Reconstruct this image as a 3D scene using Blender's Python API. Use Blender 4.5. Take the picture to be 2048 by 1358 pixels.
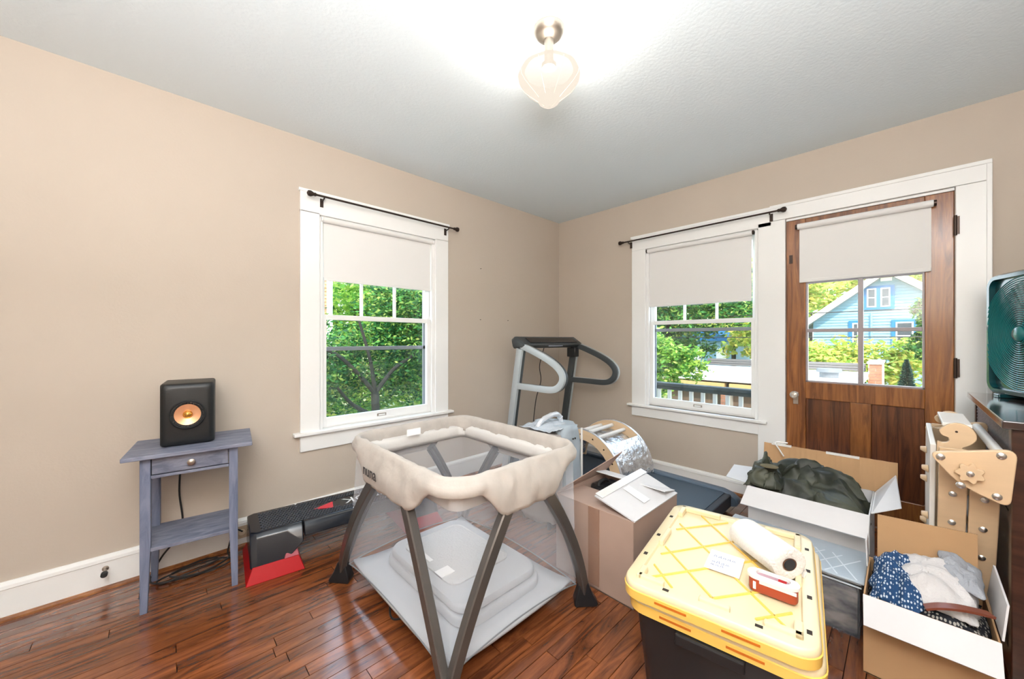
import bpy, bmesh, math, random
from mathutils import Vector, Matrix, noise, Euler
for o in list(bpy.data.objects): bpy.data.objects.remove(o)
S = bpy.context.scene; C = S.collection
PI = math.pi; R = math.radians
random.seed(7)
# ---------------------------------------------------------------- camera
cd = bpy.data.cameras.new('camera'); cam = bpy.data.objects.new('camera', cd); C.objects.link(cam)
cam.location = (-3.27, -2.666, 1.2)
cam.rotation_euler = (PI/2, 0, -R(90-46.36))
cd.sensor_width = 36; cd.lens = 36*747/2048; cd.clip_start = .05; cd.clip_end = 300
S.camera = cam
# ---------------------------------------------------------------- world, sun, fill
w = bpy.data.worlds.new('world'); S.world = w; w.use_nodes = True
nt = w.node_tree; nt.nodes.clear()
wo = nt.nodes.new('ShaderNodeOutputWorld'); bg = nt.nodes.new('ShaderNodeBackground')
tc = nt.nodes.new('ShaderNodeTexCoord'); sp = nt.nodes.new('ShaderNodeSeparateXYZ'); cr = nt.nodes.new('ShaderNodeValToRGB')
nt.links.new(tc.outputs['Generated'], sp.inputs[0]); nt.links.new(sp.outputs['Z'], cr.inputs[0])
cr.color_ramp.elements[0].position = 0; cr.color_ramp.elements[0].color = (.86, .93, 1, 1)
cr.color_ramp.elements[1].position = .7; cr.color_ramp.elements[1].color = (.55, .74, 1, 1)
nt.links.new(cr.outputs[0], bg.inputs[0]); bg.inputs[1].default_value = 3.9
nt.links.new(bg.outputs[0], wo.inputs[0])
sd = bpy.data.lights.new('sun', 'SUN'); sun = bpy.data.objects.new('sun', sd); C.objects.link(sun)
sd.energy = 5; sd.angle = R(1); sd.color = (1, .95, .85)
sun.rotation_euler = Vector((.62, .38, -.72)).to_track_quat('-Z', 'Y').to_euler()
def area(name, loc, aim, sx, sy, e, col):
    l = bpy.data.lights.new(name, 'AREA'); l.shape = 'RECTANGLE'; l.size = sx; l.size_y = sy; l.energy = e; l.color = col
    o = bpy.data.objects.new(name, l); C.objects.link(o); o.location = loc
    o.rotation_euler = (Vector(aim)-Vector(loc)).to_track_quat('-Z', 'Y').to_euler(); return o
area('added_fill_down', (-3.55, -2.85, 2.44), (-3.0, -2.3, .6), 1.0, 1.0, 20, (1, .98, .97))  # unseen fill added above the camera to brighten the room
area('added_fill_up', (-3.7, -3.0, 1.45), (-3.7, -2.999, 2.5), 1.0, .8, 92, (.97, .98, 1))  # second added area light, aimed up to lift the ceiling
S.view_settings.view_transform = 'Standard'; S.view_settings.look = 'None'
S.view_settings.exposure = 0.66; S.view_settings.gamma = 1; S.view_settings.use_curve_mapping = False
S.cycles.max_bounces = 8; S.cycles.transparent_max_bounces = 16
# ---------------------------------------------------------------- materials
def nd(m, t, **k):
    n = m.node_tree.nodes.new('ShaderNode'+t)
    for a, b in k.items(): setattr(n, a, b)
    return n
def lk(m, a, b): m.node_tree.links.new(a, b)
def mat(name, col, rough=.6, metal=0, spec=None, coat=0, coatr=.1, noise_amt=0, noise_scale=8, stretch=(1, 1, 1), bump=0, bscale=60, alpha=1, trans=0, emis=None, es=0, sheen=0, col2=None, ior=None):
    m = bpy.data.materials.new(name); m.use_nodes = True
    b = m.node_tree.nodes['Principled BSDF']
    b.inputs['Base Color'].default_value = (*col, 1); b.inputs['Roughness'].default_value = rough; b.inputs['Metallic'].default_value = metal
    if spec is not None: b.inputs['Specular IOR Level'].default_value = spec
    b.inputs['Coat Weight'].default_value = coat; b.inputs['Coat Roughness'].default_value = coatr
    b.inputs['Alpha'].default_value = alpha; b.inputs['Transmission Weight'].default_value = trans
    b.inputs['Sheen Weight'].default_value = sheen
    if ior: b.inputs['IOR'].default_value = ior
    if emis: b.inputs['Emission Color'].default_value = (*emis, 1); b.inputs['Emission Strength'].default_value = es
    if noise_amt or col2 or bump:
        t = nd(m, 'TexCoord'); mp = nd(m, 'Mapping'); mp.inputs['Scale'].default_value = stretch
        lk(m, t.outputs['Object'], mp.inputs[0])
    if noise_amt or col2:
        n = nd(m, 'TexNoise'); n.inputs['Scale'].default_value = noise_scale; n.inputs['Detail'].default_value = 5
        lk(m, mp.outputs[0], n.inputs[0]); r = nd(m, 'ValToRGB')
        a = noise_amt
        c2 = col2 if col2 else tuple(min(1, c*(1+a)) for c in col)
        c1 = col if col2 else tuple(c*(1-a) for c in col)
        r.color_ramp.elements[0].position = .35; r.color_ramp.elements[1].position = .65
        r.color_ramp.elements[0].color = (*c1, 1); r.color_ramp.elements[1].color = (*c2, 1)
        lk(m, n.outputs[0], r.inputs[0]); lk(m, r.outputs[0], b.inputs['Base Color'])
    if bump:
        n2 = nd(m, 'TexNoise'); n2.inputs['Scale'].default_value = bscale; n2.inputs['Detail'].default_value = 4
        lk(m, mp.outputs[0], n2.inputs[0]); bp = nd(m, 'Bump'); bp.inputs['Strength'].default_value = bump; bp.inputs['Distance'].default_value = .01
        lk(m, n2.outputs[0], bp.inputs['Height']); lk(m, bp.outputs[0], b.inputs['Normal'])
    return m
M = {}
M['wall'] = mat('wall_paint', (.57, .493, .415), .7, noise_amt=.015, noise_scale=2, bump=.06, bscale=90, spec=.3)
M['ceil'] = mat('ceiling_paint', (.78, .86, .90), .8, bump=.15, bscale=60, spec=.2)
M['white'] = mat('white_gloss_paint', (.90, .90, .885), .3, noise_amt=.01, noise_scale=4)
M['shade'] = mat('shade_fabric', (.83, .82, .805), .85, bump=.05, bscale=400)
M['bronze'] = mat('dark_bronze', (.06, .042, .035), .35, .8)
M['nickel'] = mat('brushed_nickel', (.42, .37, .32), .42, 1)
M['steel'] = mat('galvanised_steel', (.6, .6, .6), .3, 1)
M['black'] = mat('black_plastic', (.012, .013, .015), .4)
M['blackm'] = mat('matt_black', (.007, .008, .009), .42, bump=.02, bscale=300)
M['alu'] = mat('anodised_frame', (.3, .31, .35), .45, .3)
M['darkwood'] = mat('dark_walnut', (.045, .016, .01), .3, coat=.4, coatr=.15, noise_amt=.4, noise_scale=5, stretch=(1, 1, 8))
def wood(name, c1, c2, rough, stretch, scale=6, coat=0, coatr=.1, perobj=.0, dist=2.5, bumps=.08):
    m = bpy.data.materials.new(name); m.use_nodes = True; b = m.node_tree.nodes['Principled BSDF']
    t = nd(m, 'TexCoord'); mp = nd(m, 'Mapping'); mp.inputs['Scale'].default_value = stretch; lk(m, t.outputs['Object'], mp.inputs[0])
    oi = nd(m, 'ObjectInfo'); ad = nd(m, 'VectorMath', operation='ADD'); ml = nd(m, 'VectorMath', operation='SCALE'); ml.inputs['Scale'].default_value = 37
    cx = nd(m, 'CombineXYZ'); lk(m, oi.outputs['Random'], cx.inputs[0]); lk(m, oi.outputs['Random'], cx.inputs[1]); lk(m, oi.outputs['Random'], cx.inputs[2])
    lk(m, cx.outputs[0], ml.inputs[0]); lk(m, mp.outputs[0], ad.inputs[0]); lk(m, ml.outputs[0], ad.inputs[1])
    n = nd(m, 'TexNoise'); n.inputs['Scale'].default_value = scale; n.inputs['Detail'].default_value = 6; n.inputs['Roughness'].default_value = .65; n.inputs['Distortion'].default_value = dist
    lk(m, ad.outputs[0], n.inputs[0])
    r = nd(m, 'ValToRGB'); r.color_ramp.elements[0].position = .36; r.color_ramp.elements[1].position = .62
    r.color_ramp.elements[0].color = (*c1, 1); r.color_ramp.elements[1].color = (*c2, 1); lk(m, n.outputs[0], r.inputs[0])
    hs = nd(m, 'HueSaturation'); lk(m, r.outputs[0], hs.inputs['Color'])
    mr = nd(m, 'MapRange'); mr.inputs['To Min'].default_value = 1-perobj; mr.inputs['To Max'].default_value = 1+perobj
    lk(m, oi.outputs['Random'], mr.inputs[0]); lk(m, mr.outputs[0], hs.inputs['Value'])
    lk(m, hs.outputs[0], b.inputs['Base Color']); b.inputs['Roughness'].default_value = rough
    b.inputs['Coat Weight'].default_value = coat; b.inputs['Coat Roughness'].default_value = coatr
    bp = nd(m, 'Bump'); bp.inputs['Strength'].default_value = bumps; bp.inputs['Distance'].default_value = .004
    lk(m, n.outputs[0], bp.inputs['Height']); lk(m, bp.outputs[0], b.inputs['Normal'])
    return m
M['floor'] = wood('oak_floor', (.08, .023, .009), (.27, .082, .026), .20, (1.1, 8, 8), 1.5, coat=.8, coatr=.12, perobj=.16, dist=2.2, bumps=.04)
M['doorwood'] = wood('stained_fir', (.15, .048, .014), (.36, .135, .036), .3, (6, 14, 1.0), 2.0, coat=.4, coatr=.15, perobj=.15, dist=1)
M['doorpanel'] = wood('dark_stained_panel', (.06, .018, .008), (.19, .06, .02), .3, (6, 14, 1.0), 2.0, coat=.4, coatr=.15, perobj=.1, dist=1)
M['tablewood'] = wood('blue_grey_stain', (.12, .135, .195), (.24, .255, .33), .5, (3, 12, 12), 2.5, perobj=.04, dist=.8)
M['tableleg'] = wood('blue_grey_stain_leg', (.10, .125, .20), (.20, .225, .32), .5, (12, 12, 1.5), 2.5, perobj=.04, dist=.8)
M['ply'] = mat('birch_plywood', (.70, .50, .31), .5, noise_amt=.06, noise_scale=3, stretch=(1, 1, 6), coat=.1)
M['plywhite'] = mat('white_painted_ply', (.83, .80, .76), .4)
M['card'] = mat('cardboard', (.50, .30, .15), .8, noise_amt=.05, noise_scale=4, stretch=(1, 1, 1), bump=.03)
M['cardgrey'] = mat('faded_cardboard', (.44, .31, .25), .75, noise_amt=.05, noise_scale=4)
M['cardwhite'] = mat('white_faced_cardboard', (.68, .67, .68), .7, noise_amt=.03, noise_scale=5)
M['tape'] = mat('packing_tape', (.35, .21, .15), .15, coat=.8, bump=.25, bscale=30)
M['clear'] = mat('clear_tape', (.8, .78, .75), .12, coat=1, bump=.4, bscale=25)
M['yellow'] = mat('yellow_plastic', (.93, .60, .13), .32, coat=.35, coatr=.25)
M['lidyel'] = mat('worn_glare_yellow_plastic', (.80, .67, .42), .38, coat=.35, coatr=.3)  # wear and glare on the lid tops painted in as a paler yellow
M['red'] = mat('red_plastic', (.42, .002, .005), .45, spec=.25)
M['paper'] = mat('white_paper', (.9, .9, .9), .6)
M['towel'] = mat('paper_towel', (.88, .85, .81), .9, bump=.5, bscale=120)
M['ink'] = mat('blue_ink', (.10, .16, .38), .6)
M['inkdark'] = mat('dark_print', (.03, .03, .035), .6)
M['rimfab'] = mat('melange_fabric', (.46, .42, .38), .9, noise_amt=.06, noise_scale=14, bump=.25, bscale=25, sheen=.2)
M['rimlite'] = mat('white_padding', (.62, .60, .575), .9, bump=.25, bscale=22)
M['pad'] = mat('grey_pad', (.50, .52, .55), .85, bump=.1, bscale=200)
M['padlite'] = mat('quilted_perforated_pad', (.58, .59, .60), .8, bump=.5, bscale=90)
M['legf'] = mat('grey_tube', (.10, .09, .083), .28, .35)
M['legd'] = mat('dark_tube_edge', (.025, .023, .022), .35)
M['jacket'] = mat('dark_olive_cloth', (.020, .024, .018), .55, col2=(.085, .09, .06), noise_scale=7, bump=.1, bscale=40)
M['knit'] = mat('cream_knit', (.62, .60, .60), .95, noise_amt=.06, noise_scale=6, bump=.4, bscale=150)
M['leather'] = mat('brown_leather', (.20, .05, .025), .4)
M['silver'] = mat('silver_film', (.72, .74, .77), .22, .85, noise_amt=.25, noise_scale=14, bump=.9, bscale=40)
M['wrap'] = mat('clear_bubble_wrap', (.8, .82, .86), .12, .55, bump=.8, bscale=38)
M['bluegrey'] = mat('pale_blue_fabric', (.42, .49, .55), .6, noise_amt=.08, noise_scale=4, bump=.2, bscale=30)
M['case'] = mat('taupe_fabric', (.42, .38, .36), .7, noise_amt=.1, noise_scale=5, bump=.3, bscale=20)
M['casedark'] = mat('slate_shell', (.14, .20, .25), .5)
M['treadl'] = mat('light_grey_frame', (.46, .50, .52), .35, .1)
M['treadd'] = mat('charcoal_frame', (.05, .058, .062), .4)
M['belt'] = mat('black_belt', (.03, .035, .045), .6)
M['treadb'] = mat('slate_rail', (.10, .14, .19), .35)
M['teal'] = mat('teal_plastic', (.010, .16, .165), .25, coat=.3)
M['wicker'] = mat('woven_slats', (.10, .075, .065), .5)
M['brick'] = mat('red_brick', (.35, .14, .08), .9, noise_amt=.2, noise_scale=3)
M['rubber'] = mat('rubber', (.02, .02, .02), .7)
M['glassknob'] = mat('faceted_glass', (.85, .8, .72), .05, trans=.5, coat=.5, metal=.2)
def glassmat():
    m = bpy.data.materials.new('window_glass'); m.use_nodes = True; n = m.node_tree; n.nodes.clear()
    o = nd(m, 'OutputMaterial'); t = nd(m, 'BsdfTransparent'); g = nd(m, 'BsdfGlossy'); g.inputs['Roughness'].default_value = .02
    mx = nd(m, 'MixShader'); mx.inputs[0].default_value = .045; t.inputs[0].default_value = (.97, .99, .98, 1)
    lk(m, t.outputs[0], mx.inputs[1]); lk(m, g.outputs[0], mx.inputs[2]); lk(m, mx.outputs[0], o.inputs[0]); return m
M['glass'] = glassmat()
def veil(name, col, a, rough=.9):
    m = bpy.data.materials.new(name); m.use_nodes = True; n = m.node_tree; n.nodes.clear()
    o = nd(m, 'OutputMaterial'); t = nd(m, 'BsdfTransparent'); d = nd(m, 'BsdfDiffuse'); d.inputs[0].default_value = (*col, 1)
    mx = nd(m, 'MixShader'); mx.inputs[0].default_value = a
    lk(m, t.outputs[0], mx.inputs[1]); lk(m, d.outputs[0], mx.inputs[2]); lk(m, mx.outputs[0], o.inputs[0]); return m
M['net'] = veil('sheer_netting', (.74, .78, .86), .23)
M['screen'] = veil('insect_screen', (.06, .10, .10), .20)
def clearplastic():
    m = bpy.data.materials.new('clear_plastic'); m.use_nodes = True; n = m.node_tree; n.nodes.clear()
    o = nd(m, 'OutputMaterial'); t = nd(m, 'BsdfTransparent'); g = nd(m, 'BsdfPrincipled')
    g.inputs['Base Color'].default_value = (.35, .4, .46, 1); g.inputs['Roughness'].default_value = .12
    mx = nd(m, 'MixShader'); mx.inputs[0].default_value = .16
    lk(m, t.outputs[0], mx.inputs[1]); lk(m, g.outputs[0], mx.inputs[2]); lk(m, mx.outputs[0], o.inputs[0]); return m
M['plastic'] = clearplastic()
def lampglass():
    m = bpy.data.materials.new('frosted_lamp_glass'); m.use_nodes = True; n = m.node_tree; n.nodes.clear()
    o = nd(m, 'OutputMaterial'); t = nd(m, 'BsdfTransparent'); e = nd(m, 'Emission'); e.inputs[0].default_value = (1, .88, .74, 1); e.inputs[1].default_value = .62
    mx = nd(m, 'MixShader'); mx.inputs[0].default_value = .80
    lk(m, t.outputs[0], mx.inputs[1]); lk(m, e.outputs[0], mx.inputs[2]); lk(m, mx.outputs[0], o.inputs[0]); return m
M['lamp'] = lampglass()
def leafmat(name, cols):
    m = bpy.data.materials.new(name); m.use_nodes = True; b = m.node_tree.nodes['Principled BSDF']
    g = nd(m, 'NewGeometry'); r = nd(m, 'ValToRGB'); lk(m, g.outputs['Random Per Island'], r.inputs[0])
    while len(r.color_ramp.elements) < len(cols): r.color_ramp.elements.new(.5)
    for i, c in enumerate(cols):
        r.color_ramp.elements[i].position = i/(len(cols)-1); r.color_ramp.elements[i].color = (*c, 1)
    lk(m, r.outputs[0], b.inputs['Base Color']); b.inputs['Roughness'].default_value = .6; b.inputs['Specular IOR Level'].default_value = .2
    tr = nd(m, 'BsdfTranslucent'); lk(m, r.outputs[0], tr.inputs[0]); mx = nd(m, 'MixShader'); mx.inputs[0].default_value = .35
    out = m.node_tree.nodes['Material Output']; lk(m, b.outputs[0], mx.inputs[1]); lk(m, tr.outputs[0], mx.inputs[2]); lk(m, mx.outputs[0], out.inputs[0])
    return m
M['leaf_green'] = leafmat('green_leaves', [(.05, .2, .03), (.18, .42, .06), (.38, .6, .08), (.7, .75, .2)])
M['leaf_dark'] = leafmat('dark_leaves', [(.006, .045, .015), (.02, .11, .03), (.06, .22, .05), (.12, .32, .06), (.42, .5, .12)])
M['leaf_yellow'] = leafmat('yellow_green_leaves', [(.20, .36, .06), (.42, .55, .10), (.62, .66, .14), (.7, .5, .12)])
M['bark'] = mat('bark', (.022, .018, .014), .9, noise_amt=.3, noise_scale=10, bump=.5)
M['grass'] = mat('yard_grass', (.12, .2, .05), .9, col2=(.45, .33, .18), noise_scale=.8)
M['bluesiding'] = mat('pale_blue_siding', (.18, .34, .44), .6)
M['bluetrim'] = mat('bright_blue_trim', (.005, .13, .34), .5)
M['roofgrey'] = mat('grey_shingle', (.3, .33, .38), .9, noise_amt=.2, noise_scale=20)
M['brownwall'] = mat('brown_boards', (.16, .09, .055), .8, noise_amt=.2, noise_scale=4)
M['beam'] = mat('yellow_pine', (.62, .40, .16), .7)
M['pane_dark'] = mat('dark_pane', (.05, .06, .07), .1)
M['charcoalrail'] = mat('charcoal_rail', (.05, .055, .06), .5)
# ---------------------------------------------------------------- mesh helpers
class MB:
    def __init__(s): s.bm = bmesh.new()
    def hexa(s, p):   # 8 points: bottom ring 0-3, top ring 4-7
        v = [s.bm.verts.new(q) for q in p]
        for f in ((3, 2, 1, 0), (4, 5, 6, 7), (0, 1, 5, 4), (1, 2, 6, 5), (2, 3, 7, 6), (3, 0, 4, 7)):
            s.bm.faces.new([v[i] for i in f])
        return s
    def box(s, x0, x1, y0, y1, z0, z1, bev=0):
        p = [(x0, y0, z0), (x1, y0, z0), (x1, y1, z0), (x0, y1, z0), (x0, y0, z1), (x1, y0, z1), (x1, y1, z1), (x0, y1, z1)]
        if bev:
            b2 = bmesh.new(); v = [b2.verts.new(q) for q in p]
            for f in ((3, 2, 1, 0), (4, 5, 6, 7), (0, 1, 5, 4), (1, 2, 6, 5), (2, 3, 7, 6), (3, 0, 4, 7)): b2.faces.new([v[i] for i in f])
            bmesh.ops.bevel(b2, geom=b2.edges[:], offset=bev, segments=2, affect='EDGES', profile=.5)
            me = bpy.data.meshes.new('t'); b2.to_mesh(me); s.bm.from_mesh(me); bpy.data.meshes.remove(me); b2.free(); return s
        return s.hexa(p)
    def ring(s, pts): return [s.bm.verts.new(p) for p in pts]
    def loft(s, rings, closed=True, cap=True):
        rs = [s.ring(r) for r in rings]; n = len(rs[0])
        for a, b in zip(rs, rs[1:]):
            for i in range(n if closed else n-1):
                j = (i+1) % n; s.bm.faces.new((a[i], a[j], b[j], b[i]))
        if cap and closed:
            s.bm.faces.new(rs[0][::-1]); s.bm.faces.new(rs[-1])
        return s
    def tube(s, path, r, n=12, prof=None, up=None, closed=False):
        P = [Vector(p) for p in path]; rings = []
        pu = Vector(up) if up else None
        for i, p in enumerate(P):
            if closed: t = (P[(i+1) % len(P)]-P[i-1]).normalized()
            else: t = (P[min(i+1, len(P)-1)]-P[max(i-1, 0)]).normalized()
            u = pu if pu else (Vector((0, 0, 1)) if abs(t.z) < .9 else Vector((1, 0, 0)))
            if not up and i and abs(t.dot(last)) < .95: u = last
            sx = t.cross(u).normalized(); sy = sx.cross(t).normalized()
            if not up: last = sy
            rr = r[i] if isinstance(r, (list, tuple)) else r
            if prof: rings.append([p+sx*a*rr+sy*b*rr for a, b in prof])
            else: rings.append([p+sx*math.cos(2*PI*k/n)*rr+sy*math.sin(2*PI*k/n)*rr for k in range(n)])
        if closed:
            rs = [s.ring(q) for q in rings]; m = len(rs[0])
            for i in range(len(rs)):
                a, b = rs[i], rs[(i+1) % len(rs)]
                for k in range(m): s.bm.faces.new((a[k], a[(k+1) % m], b[(k+1) % m], b[k]))
            return s
        return s.loft(rings)
    def cyl(s, p0, p1, r, r2=None, n=20): return s.tube([p0, p1], [r, r if r2 is None else r2], n)
    def lathe(s, c, prof, n=32, axis='z', capb=True):
        rings = []
        for r, h in prof:
            ring = []
            for k in range(n):
                a = 2*PI*k/n; x, y = math.cos(a)*r, math.sin(a)*r
                q = {'z': (x, y, h), 'x': (h, x, y), 'y': (y, h, x)}[axis]
                ring.append((c[0]+q[0], c[1]+q[1], c[2]+q[2]))
            rings.append(ring)
        return s.loft(rings, cap=capb)
    def prism(s, poly, origin, U, V, N, t):
        o = Vector(origin); U = Vector(U); V = Vector(V); N = Vector(N)
        a = [o+U*p[0]+V*p[1] for p in poly]; b = [q+N*t for q in a]
        return s.loft([a, b])
    def slab(s, q, t):
        q = [Vector(p) for p in q]; n = (q[1]-q[0]).cross(q[3]-q[0]).normalized()*t
        return s.hexa(q+[p+n for p in q]) if t > 0 else s.hexa(q+[p+n for p in q])
    def grid(s, fn, nu, nv):
        v = [[s.bm.verts.new(fn(i/nu, j/nv)) for j in range(nv+1)] for i in range(nu+1)]
        for i in range(nu):
            for j in range(nv): s.bm.faces.new((v[i][j], v[i+1][j], v[i+1][j+1], v[i][j+1]))
        return s
    def build(s, name, m, parent=None, smooth=False, local=False, bev=0, solid=0, sub=0, loc=None):
        bmesh.ops.recalc_face_normals(s.bm, faces=s.bm.faces[:])
        me = bpy.data.meshes.new(name); s.bm.to_mesh(me); s.bm.free()
        o = bpy.data.objects.new(name, me); C.objects.link(o); me.materials.append(m if not isinstance(m, str) else M[m])
        W = WM.get(parent.name) if parent else None
        if parent:
            o.parent = parent
            if not local: me.transform(W.inverted())
            WM[o.name] = W.copy()
        elif loc is not None:
            o.location = loc; me.transform(Matrix.Translation(-Vector(loc))); WM[o.name] = Matrix.Translation(Vector(loc))
        else: WM[o.name] = Matrix()
        if smooth:
            for p in me.polygons: p.use_smooth = True
            if smooth != 2: me.set_sharp_from_angle(angle=R(40))
        if bev:
            b = o.modifiers.new('bevel', 'BEVEL'); b.width = bev; b.segments = 2; b.limit_method = 'ANGLE'
        if solid:
            b = o.modifiers.new('solid', 'SOLIDIFY'); b.thickness = solid
        if sub:
            b = o.modifiers.new('sub', 'SUBSURF'); b.levels = sub; b.render_levels = sub
        return o
WM = {}
def thing(name, label=None, cat=None, loc=(0, 0, 0), rz=0, group=None, kind=None, rot=None):
    o = bpy.data.objects.new(name, None); C.objects.link(o); o.location = loc
    o.rotation_euler = rot if rot else (0, 0, rz); o.empty_display_size = .1
    WM[o.name] = Matrix.Translation(Vector(loc)) @ (Euler(o.rotation_euler).to_matrix().to_4x4())
    return tag(o, label, cat, group, kind)
def tag(o, label=None, cat=None, group=None, kind=None):
    if label: o['label'] = label
    if cat: o['category'] = cat
    if group: o['group'] = group
    if kind: o['kind'] = kind
    return o
def bx(name, m, parent, *a, **k):
    b = k.pop('bev', 0); loc = k.pop('local', False)
    return MB().box(*a).build(name, m, parent, bev=b, local=loc)
def textmesh(name, body, size, m, parent, matrix, ext=.0006, local=False):
    cu = bpy.data.curves.new(name, 'FONT'); cu.body = body; cu.size = size; cu.extrude = ext; cu.align_x = 'CENTER'; cu.align_y = 'CENTER'
    t = bpy.data.objects.new('tmp', cu); C.objects.link(t)
    me = bpy.data.meshes.new_from_object(t); bpy.data.objects.remove(t)
    me.transform(matrix)
    o = bpy.data.objects.new(name, me); C.objects.link(o); me.materials.clear(); me.materials.append(M[m])
    o.parent = parent
    if not local: me.transform(WM[parent.name].inverted())
    return o
def frame(o, u, v):
    u = Vector(u).normalized(); v = Vector(v).normalized(); n = u.cross(v)
    return Matrix(((u.x, v.x, n.x, o[0]), (u.y, v.y, n.y, o[1]), (u.z, v.z, n.z, o[2]), (0, 0, 0, 1)))
# ================================================================ room shell
H = 2.5; XB = -4.35; YB = -3.47; WT = .14
def wallbox(m, plane, a0, a1, z0, z1):
    if plane == 'y': m.box(a0, a1, 0, WT, z0, z1)
    else: m.box(0, WT, a0, a1, z0, z1)
# left wall (plane y = 0), opening for window_1
m = MB(); x0, x1, z0, z1 = -2.50, -1.60, .60, 2.03
wallbox(m, 'y', XB-WT, x0, 0, H); wallbox(m, 'y', x1, WT, 0, H); wallbox(m, 'y', x0, x1, 0, z0); wallbox(m, 'y', x0, x1, z1, H)
m.build('wall_left', 'wall')['kind'] = 'structure'
# right wall (plane x = 0), openings for window_2 and door_1
m = MB(); ya, yb = -1.02, -1.925; da, db = -2.085, -2.865
wallbox(m, 'x', ya, 0, 0, H); wallbox(m, 'x', yb, ya, 0, .6); wallbox(m, 'x', yb, ya, 2.04, H)
wallbox(m, 'x', da, yb, 0, H); wallbox(m, 'x', db, da, 2.06, H); wallbox(m, 'x', YB-WT, db, 0, H)
m.build('wall_right', 'wall')['kind'] = 'structure'
MB().box(XB-WT, WT, YB-WT, YB, 0, H).build('wall_back', 'wall')['kind'] = 'structure'
MB().box(XB-WT, XB, YB, 0, 0, H).build('wall_near', 'wall')['kind'] = 'structure'
MB().box(XB-WT, WT, YB-WT, WT, H, H+.12).build('ceiling', 'ceil')['kind'] = 'structure'
fl = MB().box(XB-WT, WT, YB-WT, WT, -.14, -.02).build('floor', 'rubber'); fl['kind'] = 'structure'
# oak strips as planks
def planks():
    pw = .0572; rows = int(3.47/pw)+1; vis = []; rest = MB(); cache = {}
    rnd = random.Random(3)
    for r in range(rows):
        y1 = -r*pw; y0 = max(y1-pw, YB); x = XB - rnd.uniform(0, 1.0)
        while x < 0:
            L = rnd.choice([.55, .75, .95, 1.2, 1.5]); a = max(x, XB); b = min(x+L, 0)
            if b-a > .03:
                cx, cy = (a+b)/2, (y0+y1)/2
                dx, dy = cx+3.27, cy+2.666; f = dx*.6901+dy*.7237; l = dx*.7237-dy*.6901
                near = f > .6 and abs(l) < f*1.6+.4
                vis.append((f if near else 99, a, b, y0, y1))
            x += L
    vis.sort(key=lambda q: q[0])
    for i, (f, a, b, y0, y1) in enumerate(vis):
        lift = rnd.uniform(-.0006, 0)
        if i < 290 and f < 99:
            key = (round(b-a, 3), round(y1-y0, 4))
            if key not in cache:
                hx, hy = key[0]/2-.0006, key[1]/2-.0006
                mm = MB(); mm.hexa([(-hx, -hy, -.02), (hx, -hy, -.02), (hx, hy, -.02), (-hx, hy, -.02), (-hx+.0008, -hy+.0008, 0), (hx-.0008, -hy+.0008, 0), (hx-.0008, hy-.0008, 0), (-hx+.0008, hy-.0008, 0)])
                bmesh.ops.recalc_face_normals(mm.bm, faces=mm.bm.faces[:])
                me = bpy.data.meshes.new('plank'); mm.bm.to_mesh(me); mm.bm.free(); me.materials.append(M['floor']); cache[key] = me
            o = bpy.data.objects.new('plank', cache[key]); C.objects.link(o); o.parent = fl; o.location = ((a+b)/2, (y0+y1)/2, lift)
        else: rest.box(a+.0006, b-.0006, y0+.0006, y1-.0006, -.02, lift)
    rest.build('planks', 'floor', fl)['kind'] = 'stuff'
planks()
# baseboards with moulded cap and a brown shoe
def baseboard(name, segs, plane, h):
    m = MB(); s = MB()
    pr = [(0, 0), (.018, 0), (.018, h-.03), (.024, h-.026), (.022, h-.012), (.012, h-.004), (.008, h), (0, h)]
    ps = [(.018, 0), (.034, 0), (.032, .008), (.026, .014), (.018, .016)]
    for a, b in segs:
        for mm, p in ((m, pr), (s, ps)):
            mm.loft([[(q, -d, z) if plane == 'y' else (-d, q, z) for d, z in p] for q in (a, b)])
    o = m.build(name, 'white'); o['kind'] = 'structure'
    s.build('shoe_moulding', 'doorwood', o)
baseboard('baseboard_left', [(XB, 0)], 'y', .16)
baseboard('baseboard_right', [(0, -2.06)], 'x', .115)
baseboard('baseboard_far_right', [(-2.99, YB)], 'x', .145)
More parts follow.
